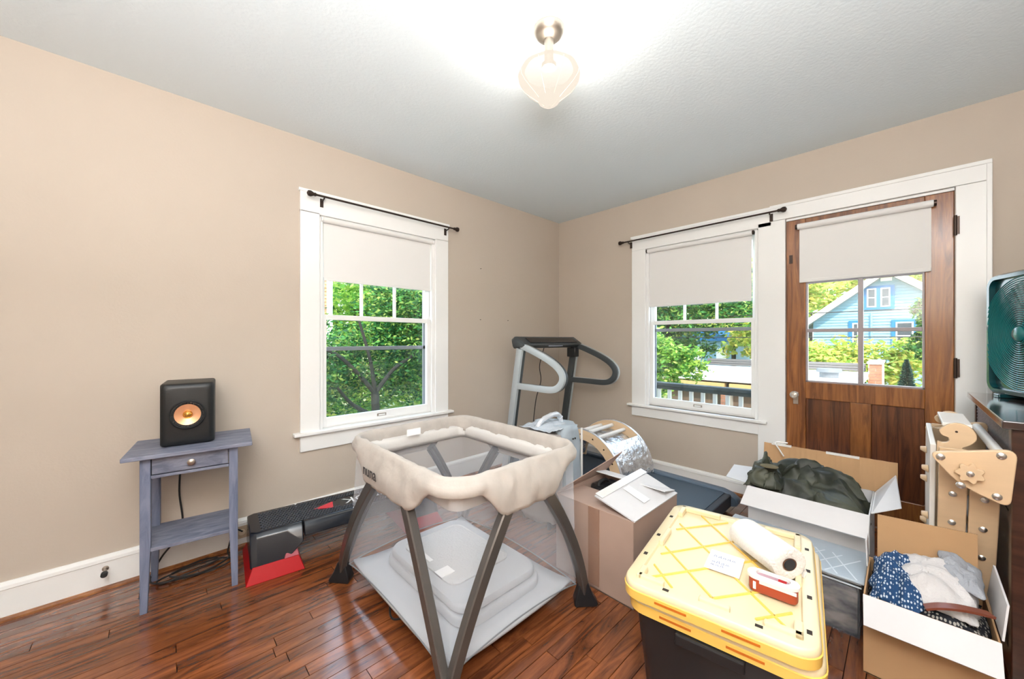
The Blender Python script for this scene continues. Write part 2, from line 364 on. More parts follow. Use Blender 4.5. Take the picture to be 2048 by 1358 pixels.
# ================================================================ windows
def window(root, u0, u1, zb, zt, P, panes_bar, casing):
    """u along the wall, d = depth outwards (negative = into the room); P(u,d,z)->world"""
    lo, hi = min(u0, u1), max(u0, u1)
    def b(name, mt, a0, a1, d0, d1, z0, z1, par=root, bev=.0015):
        p, q = P(a0, d0, z0), P(a1, d1, z1)
        return MB().box(min(p[0], q[0]), max(p[0], q[0]), min(p[1], q[1]), max(p[1], q[1]), z0, z1).build(name, mt, par, bev=bev)
    for c in casing: b('casing', 'white', *c, bev=.003)
    # jambs
    b('jamb', 'white', lo, lo+.02, -.0, .14, zb, zt); b('jamb', 'white', hi-.02, hi, 0, .14, zb, zt)
    b('head_jamb', 'white', lo, hi, 0, .14, zt-.02, zt); b('sill', 'white', lo, hi, .03, .2, zb-.02, zb+.012)
    b('stop_bead', 'white', lo+.02, lo+.034, .0, .022, zb, zt-.02); b('stop_bead', 'white', hi-.034, hi-.02, .0, .022, zb, zt-.02)
    mid = 1.352
    a, c = lo+.022, hi-.022
    # lower sash (inner)
    ls = b('sash_stile', 'white', a, a+.042, .024, .058, zb+.012, mid+.016)
    b('sash_stile', 'white', c-.042, c, .024, .058, zb+.012, mid+.016)
    b('meeting_rail', 'white', a+.042, c-.042, .024, .058, mid-.018, mid+.016)
    br = b('bottom_rail', 'white', a+.042, c-.042, .024, .058, zb+.012, zb+.07)
    b('pane', 'glass', a+.042, c-.042, .038, .042, zb+.07, mid-.018, bev=0)
    cu = (a+c)/2
    hn = b('sash_lift', 'nickel', cu-.035, cu+.035, .020, .024, zb+.032, zb+.052, br)
    b('finger_slot', 'white', cu-.026, cu+.026, .017, .020, zb+.036, zb+.047, br)
    # upper sash (outer)
    b('sash_stile', 'white', a, a+.042, .062, .096, mid-.016, zt-.02)
    b('sash_stile', 'white', c-.042, c, .062, .096, mid-.016, zt-.02)
    b('top_rail', 'white', a+.042, c-.042, .062, .096, zt-.07, zt-.02)
    b('check_rail', 'white', a+.042, c-.042, .062, .096, mid-.016, mid+.014)
    b('pane', 'glass', a+.042, c-.042, .078, .082, mid+.014, zt-.07, bev=0)
    w3 = (c-a-.084)/3
    for k in (1, 2): b('muntin', 'white', a+.042+w3*k-.009, a+.042+w3*k+.009, .068, .092, mid+.014, zt-.07)
    # storm / screen frame
    b('storm_frame', 'alu', lo+.02, lo+.05, .112, .128, zb+.01, zt-.02); b('storm_frame', 'alu', hi-.05, hi-.02, .112, .128, zb+.01, zt-.02)
    b('storm_bar', 'alu', lo+.02, hi-.02, .112, .130, panes_bar-.014, panes_bar+.014)
    b('screen', 'screen', lo+.05, hi-.05, .119, .121, zb+.012, panes_bar-.014, bev=0)
PL = lambda u, d, z: (u, d, z)
PR = lambda u, d, z: (d, u, z)
w1 = thing('window_1', 'double hung window with white casing in the left wall', None, (-2.05, 0, .6), kind='structure')
window(w1, -2.50, -1.60, .60, 2.03, PL, 1.135, [(-2.605, -2.49, -.02, 0, .585, 2.03), (-1.61, -1.487, -.02, 0, .585, 2.03), (-2.605, -1.487, -.02, 0, 2.02, 2.155), (-2.615, -1.477, -.027, 0, 2.15, 2.168)])
MB().box(-2.645, -1.45, -.05, .03, .585, .605).build('stool', 'white', w1, bev=.004)
MB().box(-2.605, -1.487, -.018, 0, .48, .585).build('apron', 'white', w1, bev=.003)
w2 = thing('window_2', 'double hung window with white casing beside the door', None, (0, -1.47, .6), kind='structure')
window(w2, -1.02, -1.925, .60, 2.04, PR, 1.285, [(-.895, -1.03, -.02, 0, .585, 2.03), (-.895, -2.0, -.02, 0, 2.03, 2.15), (-.885, -2.0, -.027, 0, 2.145, 2.166)])
MB().box(-.05, .03, -1.975, -.858, .58, .60).build('stool', 'white', w2, bev=.004)
MB().box(-.018, 0, -1.955, -.893, .49, .58).build('apron', 'white', w2, bev=.003)
tr = thing('trim_1', 'white casing around the brown door', None, (0, -2.5, 0), kind='structure')
MB().box(-.02, 0, -2.083, -1.915, .10, 2.06).build('casing', 'white', tr, bev=.003)
MB().box(-.022, 0, -2.083, -1.915, 0, .10).build('plinth_block', 'white', tr, bev=.003)
MB().box(-.02, 0, -2.985, -2.867, 0, 2.06).build('casing', 'white', tr, bev=.003)
MB().box(-.0205, 0, -2.985, -1.99, 2.062, 2.155).build('casing', 'white', tr, bev=.003)
MB().box(-.028, 0, -2.995, -1.99, 2.15, 2.172).build('cap_moulding', 'white', tr, bev=.003)
MB().box(-.028, 0, -2.995, -2.975, 0, 2.15).build('back_band', 'white', tr, bev=.003)
for y in (-2.066, -2.867):
    MB().box(0, .13, y-.018, y, 0, 2.06).build('jamb', 'white', tr)
MB().box(0, .13, -2.867, -2.085, 2.045, 2.062).build('head_jamb', 'white', tr)
MB().box(-.012, .15, -2.867, -2.085, -.0, .02).build('threshold', 'doorwood', tr)
# ================================================================ door
dr = thing('door_1', 'brown stained wooden door with glazed upper half', None, (.01, -2.475, 0), kind='structure')
X0, X1 = .004, .044
def d(name, mt, y0, y1, z0, z1, x0=X0, x1=X1, par=dr, bev=.003): return MB().box(x0, x1, min(y0, y1), max(y0, y1), z0, z1).build(name, mt, par, bev=bev)
yl, yr = -2.086, -2.864
d('stile', 'doorwood', yl, -2.195, .025, 2.043); d('stile', 'doorwood', -2.752, yr, .025, 2.043)
d('top_rail', 'doorwood', -2.195, -2.752, 1.93, 2.043); d('lock_rail', 'doorwood', -2.195, -2.752, .79, .905)
d('bottom_rail', 'doorwood', -2.195, -2.752, .025, .22)
d('mullion', 'doorwood', -2.425, -2.525, .22, .79)
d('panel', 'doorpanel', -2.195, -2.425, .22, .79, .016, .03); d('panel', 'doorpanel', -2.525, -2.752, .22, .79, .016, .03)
M['muntin'] = mat('grey_glazed_edge', (.38, .33, .34), .3)
zs = [.915, 1.262, 1.6, 1.92]
d('muntin', 'muntin', -2.462, -2.488, .917, 1.92, .006, .040)
for z in (1.262, 1.6): d('muntin', 'muntin', -2.207, -2.742, z-.012, z+.012, .009, .037)
for a, b_ in ((-2.195, -2.207), (-2.742, -2.752)): d('glazing_bead', 'muntin', a, b_, .905, 1.93, .006, .036, bev=.002)
d('glazing_bead', 'muntin', -2.195, -2.752, .905, .917, .006, .036, bev=.002)
for y0, y1 in ((-2.207, -2.462), (-2.488, -2.742)):
    for k in range(3): d('pane', 'glass', y0, y1, zs[k]+.012*(k > 0), zs[k+1]-.012*(k < 2), .020, .023, bev=0)
kn = d('knob_plate', 'nickel', -2.125, -2.155, .745, .83, -.001, .004)
MB().lathe((0, -2.14, .815), [(.008, -.03), (.018, -.032), (.026, -.042), (.026, -.055), (.018, -.066), (.004, -.069)], 12, 'x').build('glass_knob', 'glassknob', kn)
MB().lathe((0, -2.14, .815), [(.014, -.001), (.014, -.012), (.008, -.016), (.008, -.032)], 16, 'x').build('knob_neck', 'nickel', kn, smooth=1)
d('latch_scar', 'bronze', -2.102, -2.122, 1.74, 1.80, .001, .0045)
for z in (1.84, 1.04):
    hg = d('hinge', 'bronze', -2.862, -2.882, z-.05, z+.05, -.026, -.021, bev=0)
    MB().cyl((-.026, -2.866, z-.056), (-.026, -2.866, z+.056), .007, n=12).build('hinge_pin', 'bronze', hg, smooth=1)
# ================================================================ roller shades
def shade(label, P, u0, u1, zt, zb, d, group):
    """d = distance of the cloth from the wall plane, P maps (u,d,z)"""
    c = P((u0+u1)/2, d, zt); t = thing('roller_shade', label, 'roller shade', c, group=group)
    a, b = P(u0, d, zt), P(u1, d, zt)
    MB().cyl(a, b, .02, n=20).build('roller_tube', 'shade', t, smooth=1)
    e = .006
    for s_, u in ((1, u0), (-1, u1)):
        q = P(u, d, zt); v = (Vector(P(u1, d, zt))-Vector(P(u0, d, zt))).normalized()*s_
        MB().cyl(Vector(q)-v*.012, Vector(q)-v*.001, .017, n=16).build('end_bracket', 'bronze' if 'door' in label else 'white', t, smooth=1)
    p, q = P(u0+.008*(1 if u1 > u0 else -1), d+.017, zb), P(u1-.008*(1 if u1 > u0 else -1), d+.019, zt)
    MB().box(min(p[0], q[0]), max(p[0], q[0]), min(p[1], q[1]), max(p[1], q[1]), zb, zt).build('shade_cloth', 'shade', t)
    p, q = P(u0+.008*(1 if u1 > u0 else -1), d+.012, zb-.002), P(u1-.008*(1 if u1 > u0 else -1), d+.024, zb)
    MB().box(min(p[0], q[0]), max(p[0], q[0]), min(p[1], q[1]), max(p[1], q[1]), zb-.004, zb+.018).build('hem_bar', 'shade', t, bev=.003)
    return t
shade('cream roller shade half lowered in the left wall window', PL, -2.465, -1.63, 2.0, 1.60, -.012+.012, None)
shade('cream roller shade half lowered in the window beside the door', PR, -1.045, -1.875, 2.01, 1.50, 0, None)
shade('cream roller shade half lowered over the brown door glass', PR, -2.155, -2.785, 1.985, 1.60, -.03, None)
# ================================================================ curtain rods
def rod(label, P, u0, u1, z):
    t = thing('curtain_rod', label, 'curtain rod', P((u0+u1)/2, -.075, z))
    s = 1 if u1 > u0 else -1
    MB().cyl(P(u0, -.075, z), P(u1, -.075, z), .0065, n=12).build('rod', 'bronze', t, smooth=1)
    for u, k in ((u0, -s), (u1, s)):
        a = Vector(P(u, -.075, z)); v = Vector(P(u+k, -.075, z))-a
        MB().tube([a-v*.004, a+v*.004, a+v*.012, a+v*.03, a+v*.045, a+v*.052], [.008, .012, .010, .019, .017, .005], 14).build('finial', 'bronze', t, smooth=1)
    for u in (u0+.05*s, u1-.05*s):
        br = MB(); p = Vector(P(u, -.022, z-.02)); q = Vector(P(u, -.075, z-.012))
        br.tube([p, q, q+Vector((0, 0, .004))], .005, 8)
        a, b = P(u-.01, -.026, z-.055), P(u+.01, -.0202, z)
        br.box(min(a[0], b[0]), max(a[0], b[0]), min(a[1], b[1]), max(a[1], b[1]), z-.055, z)
        br.build('bracket', 'bronze', t)
rod('dark bronze curtain rod above the left wall window', PL, -2.53, -1.47, 2.125)
rod('dark bronze curtain rod above the window beside the door', PR, -.84, -2.05, 2.115)
# ================================================================ small wall things
ds = thing('door_stop', 'black tipped door stop sticking out of the white baseboard at left', 'door stop', (-3.445, -.018, .1))
MB().lathe((-3.445, 0, .1), [(.012, -.018), (.012, -.022), (.005, -.024), (.005, -.075)], 14, 'y').build('shaft', 'nickel', ds, smooth=1)
MB().lathe((-3.445, 0, .1), [(.006, -.07), (.012, -.074), (.012, -.092), (.008, -.096)], 16, 'y').build('rubber_tip', 'rubber', ds, smooth=1)
ot = thing('wall_outlet', 'brown double outlet set sideways in the baseboard between table and step', 'outlet', (-2.885, -.018, .085))
MB().box(-2.945, -2.825, -.0225, -.018, .05, .12).build('cover_plate', mat('ivory_plate', (.5, .38, .26), .4), ot, bev=.002)
for x in (-2.91, -2.86): MB().lathe((x, 0, .085), [(.017, -.0225), (.017, -.027), (.014, -.028)], 16, 'y').build('socket', mat('ivory_socket', (.7, .6, .45), .4), ot)
for i, (x, z, wl) in enumerate(((-1.125, 1.845, 'highest nail in the left wall between window and corner'), (-1.13, 1.38, 'lower nail in the left wall nearer the window'), (-.787, 1.385, 'lower nail in the left wall nearer the corner'))):
    n = MB().cyl((x, 0, z), (x, -.012, z), .0025, n=8).build('nail', 'bronze', None, loc=(x, 0, z)); tag(n, 'small dark '+wl, 'nail')
# ================================================================ ceiling lamp
lx, ly = -2.078, -1.64
L = thing('ceiling_light', 'frosted glass bowl ceiling light hanging from a nickel canopy', 'ceiling light', (lx, ly, 2.5))
MB().lathe((lx, ly, 0), [(.064, 2.5), (.064, 2.492), (.058, 2.478), (.046, 2.466), (.03, 2.46), (.02, 2.455)], 40).build('canopy', 'nickel', L, smooth=1)
MB().lathe((lx, ly, 0), [(.019, 2.456), (.019, 2.36), (.03, 2.352), (.03, 2.335)], 24).build('stem', 'nickel', L, smooth=1)
pr = [(.10, 2.322), (.122, 2.318), (.128, 2.305), (.124, 2.285), (.108, 2.262), (.085, 2.24), (.062, 2.22), (.046, 2.205), (.044, 2.196), (.034, 2.187), (.02, 2.18), (.006, 2.176)]
bo = MB(); rings = []
for r, h in pr:
    rings.append([(lx+math.cos(2*PI*k/64)*r*(1+.012*math.cos(8*2*PI*k/64)), ly+math.sin(2*PI*k/64)*r*(1+.012*math.cos(8*2*PI*k/64)), h) for k in range(64)])
bo.loft(rings, cap=False); bo.build('glass_bowl', 'lamp', L, smooth=1)
rb = MB()
for k in range(8):
    a = 2*PI*(k+.5)/8; rb.tube([(lx+math.cos(a)*(r+.0005), ly+math.sin(a)*(r+.0005), h) for r, h in pr[2:8]], .0010, 6)
rb.build('glass_rib', mat('frosted_rib', (.5, .42, .32), .4, emis=(1, .84, .70), es=.30), L)
pl = bpy.data.lights.new('lamp_bulb', 'POINT'); pl.energy = 8; pl.shadow_soft_size = .05; pl.color = (1, .93, .83)
plo = bpy.data.objects.new('lamp_bulb', pl); C.objects.link(plo); plo.location = (lx, ly, 2.285); plo['kind'] = 'helper'
# ================================================================ side table (local frame: front-left top corner at origin, +x along front, +y to the wall)
T = thing('side_table', 'small blue-grey stained side table with one drawer under the black speaker', 'table', (-3.38, -.40, 0), -R(7))
tw, td, th = .457, .36, .697
def tb(name, m, *a, par=T, bev=.002): return bx(name, m, par, *a, local=True, bev=bev)
tb('table_top', 'tablewood', 0, tw, 0, td, th-.018, th, bev=.003)
lx0, lx1, ly0, ly1 = .055, .40, .03, .33
for ix, x in enumerate((lx0, lx1)):
    for iy, y in enumerate((ly0, ly1)):
        dx = .035 if ix == 0 else -.035; dy = .035 if iy == 0 else -.035
        a, b = sorted((x, x+dx)); c, d_ = sorted((y, y+dy))
        m = MB(); e = .011
        # straight down to the shelf, then tapering on the inner side
        ax, bx_ = (a, b-e) if ix == 0 else (a+e, b); cy, dy_ = (c, d_-e) if iy == 0 else (c+e, d_)
        m.loft([[(ax, cy, 0), (bx_, cy, 0), (bx_, dy_, 0), (ax, dy_, 0)], [(a, c, .30), (b, c, .30), (b, d_, .30), (a, d_, .30)], [(a, c, th-.018), (b, c, th-.018), (b, d_, th-.018), (a, d_, th-.018)]])
        m.build('leg', 'tableleg', T, local=True, bev=.002)
tb('side_rail', 'tablewood', lx0+.006, lx0+.024, ly0+.035, ly1-.035, .59, th-.018)
tb('side_rail', 'tablewood', lx1-.024, lx1-.006, ly0+.035, ly1-.035, .59, th-.018)
tb('back_rail', 'tablewood', lx0+.035, lx1-.035, ly1-.022, ly1-.004, .59, th-.018)
tb('front_rail', 'tablewood', lx0+.035, lx1-.035, ly0+.004, ly0+.024, .585, .598)
dw = tb('drawer', 'tablewood', lx0+.038, lx1-.038, ly0+.005, ly0+.022, .602, th-.024)
MB().lathe(((lx0+lx1)/2, ly0+.004, .638), [(.005, 0), (.006, -.008), (.014, -.014), (.015, -.02), (.008, -.025)], 16, 'y').build('drawer_knob', 'nickel', dw, local=True, smooth=1)
tb('shelf', 'tablewood', lx0+.004, lx1-.004, ly0+.008, ly1-.008, .262, .278)
# ---- speaker
SP = thing('bookshelf_speaker', 'black bookshelf speaker with copper coloured driver on the blue-grey table', 'speaker', (-3.160, -.315, th), -R(6))
def rrect(w, h, r, n=6, cx=0, cy=0):
    p = []
    for (sx, sy, a0) in ((1, 1, 0), (-1, 1, 90), (-1, -1, 180), (1, -1, 270)):
        for k in range(n+1):
            a = R(a0+90*k/n); p.append((cx+sx*(w/2-r)+math.cos(a)*r, cy+sy*(h/2-r)+math.sin(a)*r))
    return p
m = MB(); hh = .295; ww = .2
# cabinet: flat sides, baffle softly curved; front at y=0
def ring(y, w, h, r): return [(p[0], y, p[1]) for p in rrect(w, h, r, 5, 0, hh/2)]
m.loft([ring(.24, ww, hh, .012), ring(.03, ww, hh, .012), ring(.012, ww-.004, hh-.004, .02), ring(.003, ww-.018, hh-.018, .022), ring(.0, ww-.05, hh-.05, .03)])
m.build('enclosure', 'blackm', SP, local=True, smooth=1)
cz = hh*.50
MB().lathe((0, 0, cz), [(.066, .001), (.068, -.012), (.064, -.016), (.061, -.013)], 48, 'y', False).build('driver_ring', 'black', SP, local=True, smooth=1)
sm = MB(); pts = []
for r, y in ((.062, -.013), (.057, -.016), (.051, -.012), (.049, -.006)): pts.append((r, y))
rings = []
for r, y in pts: rings.append([(math.cos(2*PI*k/120)*r, y+(.0018 if k % 2 else 0)*(r < .06 and r > .05), cz+math.sin(2*PI*k/120)*r) for k in range(120)])
sm.loft(rings, cap=False).build('driver_surround', 'rubber', SP, local=True)
copper = mat('copper_cone', (.85, .45, .25), .32, .55)
MB().lathe((0, 0, cz), [(.049, -.010), (.038, -.007), (.026, -.004), (.018, -.002), (.017, -.003)], 48, 'y', False).build('driver_cone', copper, SP, local=True, smooth=1)
MB().lathe((0, 0, cz), [(.018, -.002), (.0175, -.008), (.015, -.006), (.012, -.008), (.008, -.012), (.001, -.014)], 32, 'y').build('tweeter_dome', mat('gold_dome', (.7, .36, .08), .25, .8), SP, local=True, smooth=1)
# ---- cables
def catm(pts, n=8):
    P = [Vector(p) for p in pts]; out = []
    for i in range(len(P)-1):
        a = P[max(i-1, 0)]; b = P[i]; c = P[i+1]; d_ = P[min(i+2, len(P)-1)]
        for k in range(n):
            t = k/n; out.append(.5*((2*b)+(c-a)*t+(2*a-5*b+4*c-d_)*t*t+(-a+3*b-3*c+d_)*t**3))
    out.append(P[-1]); return out
cb = MB()
cb.tube(catm([(-3.16, -.022, .80), (-3.17, -.02, .60), (-3.18, -.02, .40), (-3.17, -.03, .2), (-3.25, -.06, .09), (-3.29, -.12, .012), (-3.2, -.17, .006), (-3.05, -.19, .006), (-2.97, -.15, .007), (-3.02, -.09, .008), (-3.15, -.09, .010), (-3.26, -.13, .012), (-3.24, -.18, .014), (-3.1, -.15, .016), (-3.02, -.11, .018), (-3.1, -.075, .02), (-3.22, -.14, .022), (-3.12, -.21, .02), (-2.99, -.13, .01), (-2.98, -.075, .03), (-2.95, -.055, .12), (-2.91, -.05, .10)]), .0042, 8)
o = cb.build('speaker_cable', 'rubber', None, smooth=1, loc=(-3.16, -.12, 0)); tag(o, 'black cable coiled on the floor under the blue-grey table', 'cable')
# ================================================================ aerobic step (local: +x length, +y to wall)
ST = thing('aerobic_step', 'black aerobic step with red end risers lying along the left wall', 'exercise step', (-2.895, -.075, 0), -R(6))
SL = 1.02; D0 = .37
def trap(x, y0, y1, z): return None
deck = MB()
def sec(x, inset, zb, yb=0.0):
    # cross-section: sloping long sides, flat top
    return [(x, -D0+.0+yb, zb), (x, -D0+.035+inset, .195), (x, -D0+.055+inset, .215), (x, -.045-inset, .215), (x, -.03-inset, .195), (x, -.0-yb, zb)]
deck.loft([sec(.012, .004, .065), sec(.05, 0, .065)[:], sec(.05, 0, .065)])
deck = MB()
deck.loft([sec(.0, .02, .06), sec(.03, 0, .06), sec(.16, 0, .06), sec(.235, 0, .13)])
deck.loft([sec(.24, 0, .145, .018), sec(SL-.24, 0, .145, .018)])
deck.loft([sec(SL-.235, 0, .13), sec(SL-.16, 0, .06), sec(SL-.03, 0, .06), sec(SL, .02, .06)])
stepblue = mat('black_moulded_plastic', (.008, .011, .018), .22, spec=.6)
deck.build('deck', stepblue, ST, local=True, smooth=1, bev=.006)
nb = MB()
for i in range(56):
    for j in range(13):
        x = .055+i*.0163+(j % 2)*.008; y = -.30+j*.0185
        if abs(x-.395) < .06 and -.24 < y < -.14 or (x > .45 and -.25 < y < -.13): continue
        nb.box(x-.0055, x+.0055, y-.006, y+.006, .2145, .2185)
nb.build('grip_pads', mat('blue_black_rubber', (.03, .04, .055), .28), ST, local=True)['kind'] = 'stuff'
for x0, s in ((-.02, 1), (SL+.02, -1)):
    m = MB()
    def rr(x, dx, y0, y1, z): return [(x+s*dx, y0, z), (x+s*(.24), y0, z), (x+s*.24, y1, z), (x+s*dx, y1, z)]
    w = .255
    m.loft([[(x0, -D0-.035, 0), (x0+s*w, -D0-.035, 0), (x0+s*w, .01, 0), (x0, .01, 0)], [(x0+s*.03, -D0+.0, .068), (x0+s*(w-.025), -D0+.0, .068), (x0+s*(w-.025), -.02, .068), (x0+s*.03, -.02, .068)]])
    m.build('riser', 'red', ST, local=True, bev=.003)
    if s == 1:
        MB().loft([[(x0+.165, -D0-.006, .069), (x0+.232, -D0-.006, .069), (x0+.232, -D0+.10, .069), (x0+.165, -D0+.10, .069)], [(x0+.185, -D0+.03, .122), (x0+.222, -D0+.03, .122), (x0+.222, -D0+.09, .122), (x0+.185, -D0+.09, .122)]]).build('stacking_block', mat('faded_red', (.34, .03, .05), .4), ST, local=True, bev=.002)
M['logo_red'] = mat('logo_red', (.65, .03, .05), .5); M['logo_white'] = mat('logo_white', (.75, .75, .75), .5)
m = MB(); a, b, c = (.335, -.185), (.455, -.150), (.455, -.220)
a, b, c = (.31, -.20), (.42, -.155), (.405, -.245)
def tri(pts, z, t): return MB().loft([[(p[0], p[1], z) for p in pts], [(p[0], p[1], z+t) for p in pts]])
tri([a, c, b], .2155, .002).build('red_delta_mark', 'logo_red', ST, local=True)
textmesh('lettering', 'REEBOK', .105, 'logo_white', ST, Matrix.Translation((.66, -.19, .217)) @ Matrix.Rotation(PI, 4, 'Z'), local=True)
# ================================================================ playard
PY = thing('travel_cot', 'grey and cream travel cot with mesh sides standing in the middle of the floor', 'travel cot', (-2.25, -1.2, 0))
px0, px1, py0, py1 = -2.578, -1.87, -1.66, -.765; zt = .735
pcx, pcy = (px0+px1)/2, (py0+py1)/2
def perim(x0, x1, y0, y1, r, N):
    """points with side id and side parameter (-1..1) around a rounded rectangle, counter-clockwise"""
    segs = [((x0+r, y0), (x1-r, y0)), ((x1, y0+r), (x1, y1-r)), ((x1-r, y1), (x0+r, y1)), ((x0, y1-r), (x0, y0+r))]
    cs = [((x1-r, y0+r), -90), ((x1-r, y1-r), 0), ((x0+r, y1-r), 90), ((x0+r, y0+r), 180)]
    out = []
    for i in range(4):
        (a, b) = segs[i]; n = N
        nrm = [(0, -1), (1, 0), (0, 1), (-1, 0)][i]
        for k in range(n): 
            t = k/n; out.append((a[0]+(b[0]-a[0])*t, a[1]+(b[1]-a[1])*t, nrm[0], nrm[1], 2*t-1))
        c, a0 = cs[i]
        for k in range(6):
            an = R(a0+90*k/6); out.append((c[0]+math.cos(an)*r, c[1]+math.sin(an)*r, math.cos(an), math.sin(an), None))
    return out
pp = perim(px0, px1, py0, py1, .105, 40)
def lobe(t):
    if t is None: return 0
    a = abs(t); a = min(1, max(0, (1.0-a)/.5)); return a*a*(3-2*a)
rows = []
prof_n = 18
for idx, (x, y, nx, ny, t) in enumerate(pp):
    lb = lobe(t); s = idx/len(pp)
    depth = .066+.105*lb; bulge = .012*lb
    P = []
    # from inside bottom, over the tube, to the outer hem
    prof = [(-.036, zt-.085), (-.034, zt-.06), (-.032, zt-.035), (-.027, zt-.014), (-.019, zt-.003), (-.008, zt+.001), (.003, zt-.008), (.010, zt-.025)]
    for k in range(1, 11):
        f = k/10; prof.append((.012+bulge*math.sin(f*PI*.8)+.006*math.sin(f*PI), zt-.025-(depth-.025)*f))
    prof.append((.004, zt-depth-.002))
    for k, (o_, z) in enumerate(prof):
        fold = 0
        if k > 6: fold = .007*noise.noise(Vector((s*46, z*9, 1)))+.005*noise.noise(Vector((s*120, z*12, 5)))
        else: fold = .010*noise.noise(Vector((s*75, z*10, 9)))
        if t is not None and abs(t) > .97: pass
        P.append((x+nx*(o_+fold), y+ny*(o_+fold), z+.002*noise.noise(Vector((s*50, 3, 3)))))
    rows.append(P)
m = MB(); vs = [m.ring(r_) for r_ in rows]
for i in range(len(vs)):
    a, b = vs[i], vs[(i+1) % len(vs)]
    for k in range(len(a)-1): m.bm.faces.new((a[k], b[k], b[k+1], a[k+1]))
rim = m.build('padded_rim', 'rimfab', PY, smooth=2, solid=.004)
# inner white padding band and seam
m = MB(); pi_ = perim(px0+.036, px1-.036, py0+.036, py1-.036, .05, 40); vs = []
for idx, (x, y, nx, ny, t) in enumerate(pi_):
    s = idx/len(pi_); lb = lobe(t)
    f = lambda k: .006*noise.noise(Vector((s*70, k, 2)))
    zb = zt-.06-.09
    vs.append(m.ring([(x-nx*(-.006+f(0)), y-ny*(-.006), zt-.055), (x-nx*(.008+f(1)), y-ny*.008, zt-.075), (x-nx*(.010+f(2)), y-ny*(.010+f(2)), zt-.10), (x-nx*.002, y-ny*.002, zt-.125+.005*f(4)*100*.1)]))
for i in range(len(vs)):
    a, b = vs[i], vs[(i+1) % len(vs)]
    for k in range(3): m.bm.faces.new((a[k], b[k], b[k+1], a[k+1]))
m.build('inner_band', 'rimlite', PY, smooth=2, solid=.003)
# feet, legs
feet = {'L': (-2.60, -.745), 'B': (-1.905, -.745), 'R': (-1.925, -1.66), 'N': (-2.60, -1.66)}
FT = dict(L=(-2.60, -.735), B=(-1.86, -.735), R=(-1.86, -1.665), N=(-2.60, -1.665))
prof = [(-1, -.55), (-.8, -.75), (.8, -.75), (1, -.55), (1, .55), (.8, .75), (.25, .75), (.15, .55), (-.15, .55), (-.25, .75), (-.8, .75), (-1, .55)]
def leg(foot, top, ctr, nrm):
    a = Vector((FT[foot][0], FT[foot][1], .05)); b = Vector(top); m1 = (a+b)/2+Vector(ctr)
    pts = [(1-t)**2*a+2*t*(1-t)*m1+t*t*b for t in [k/10 for k in range(11)]]
    MB().tube(pts, [.020+.004*k/10 for k in range(11)], prof=prof, up=nrm).build('leg', 'legf', PY, smooth=1)
my, mx_ = (py0+py1)/2, (px0+px1)/2
ox = .012
leg('L', (px0-.002, my+.15, .575), (-.02, .06, .0), (1, 0, 0)); leg('N', (px0-.002, my-.15, .575), (-.02, -.06, 0), (1, 0, 0))
leg('N', (mx_-.11, py0+.002, .575), (-.06, -.02, 0), (0, 1, 0)); leg('R', (mx_+.11, py0+.002, .575), (.06, -.02, 0), (0, 1, 0))
leg('R', (px1+.002, my-.15, .575), (.02, -.06, 0), (-1, 0, 0)); leg('B', (px1+.002, my+.15, .575), (.02, .06, 0), (-1, 0, 0))
leg('B', (mx_+.11, py1-.002, .575), (.06, .02, 0), (0, -1, 0)); leg('L', (mx_-.11, py1-.002, .575), (-.06, .02, 0), (0, -1, 0))
for k, (x, y) in FT.items():
    sx = -1 if x < pcx else 1; sy = -1 if y < pcy else 1
    m = MB(); v = Vector((sx*.7, sy*.7, 0))
    c = Vector((x, y, 0)); u = Vector((-v.y, v.x, 0)).normalized()
    def q(z, f0, f1, wd): return [tuple(c+v*f0-u*wd+Vector((0, 0, z))), tuple(c+v*f1-u*wd*.7+Vector((0, 0, z))), tuple(c+v*f1+u*wd*.7+Vector((0, 0, z))), tuple(c+v*f0+u*wd+Vector((0, 0, z)))]
    m.loft([q(0, -.045, .055, .03), q(.015, -.05, .058, .033), q(.05, -.04, .035, .028), q(.10, -.025, .015, .024)])
    m.build('rubber_foot', 'black', PY, smooth=1, bev=.005)
# netting sides
bi = .018
def netside(p_top0, p_top1, p_bot0, p_bot1, sag, nrm):
    def fn(u, v):
        a = Vector(p_top0).lerp(Vector(p_top1), u); b = Vector(p_bot0).lerp(Vector(p_bot1), u)
        b.z += .035*math.sin(PI*u)**.7
        q = a.lerp(b, v); q += Vector(nrm)*(-.02*math.sin(PI*u)*math.sin(PI*v)*1)
        return q
    return fn
tops = dict(L=(px0+.03, py1-.03, zt-.08), B=(px1-.03, py1-.03, zt-.08), R=(px1-.03, py0+.03, zt-.08), N=(px0+.03, py0+.03, zt-.08))
bots = {k: (v[0]+(.025 if v[0] < pcx else -.025), v[1]+(.03 if v[1] < pcy else -.03), .085) for k, v in FT.items()}
hem = MB()
for a, b, n in (('L', 'N', (-1, 0, 0)), ('N', 'R', (0, -1, 0)), ('R', 'B', (1, 0, 0)), ('B', 'L', (0, 1, 0))):
    fn = netside(tops[a], tops[b], bots[a], bots[b], .0, n)
    MB().grid(fn, 14, 10).build('mesh_side', 'net', PY, smooth=2)
    hem.tube([fn(k/16, 1) for k in range(17)], .0028, 6)
hem.build('piping', mat('grey_piping', (.2, .21, .22), .6), PY, smooth=1)
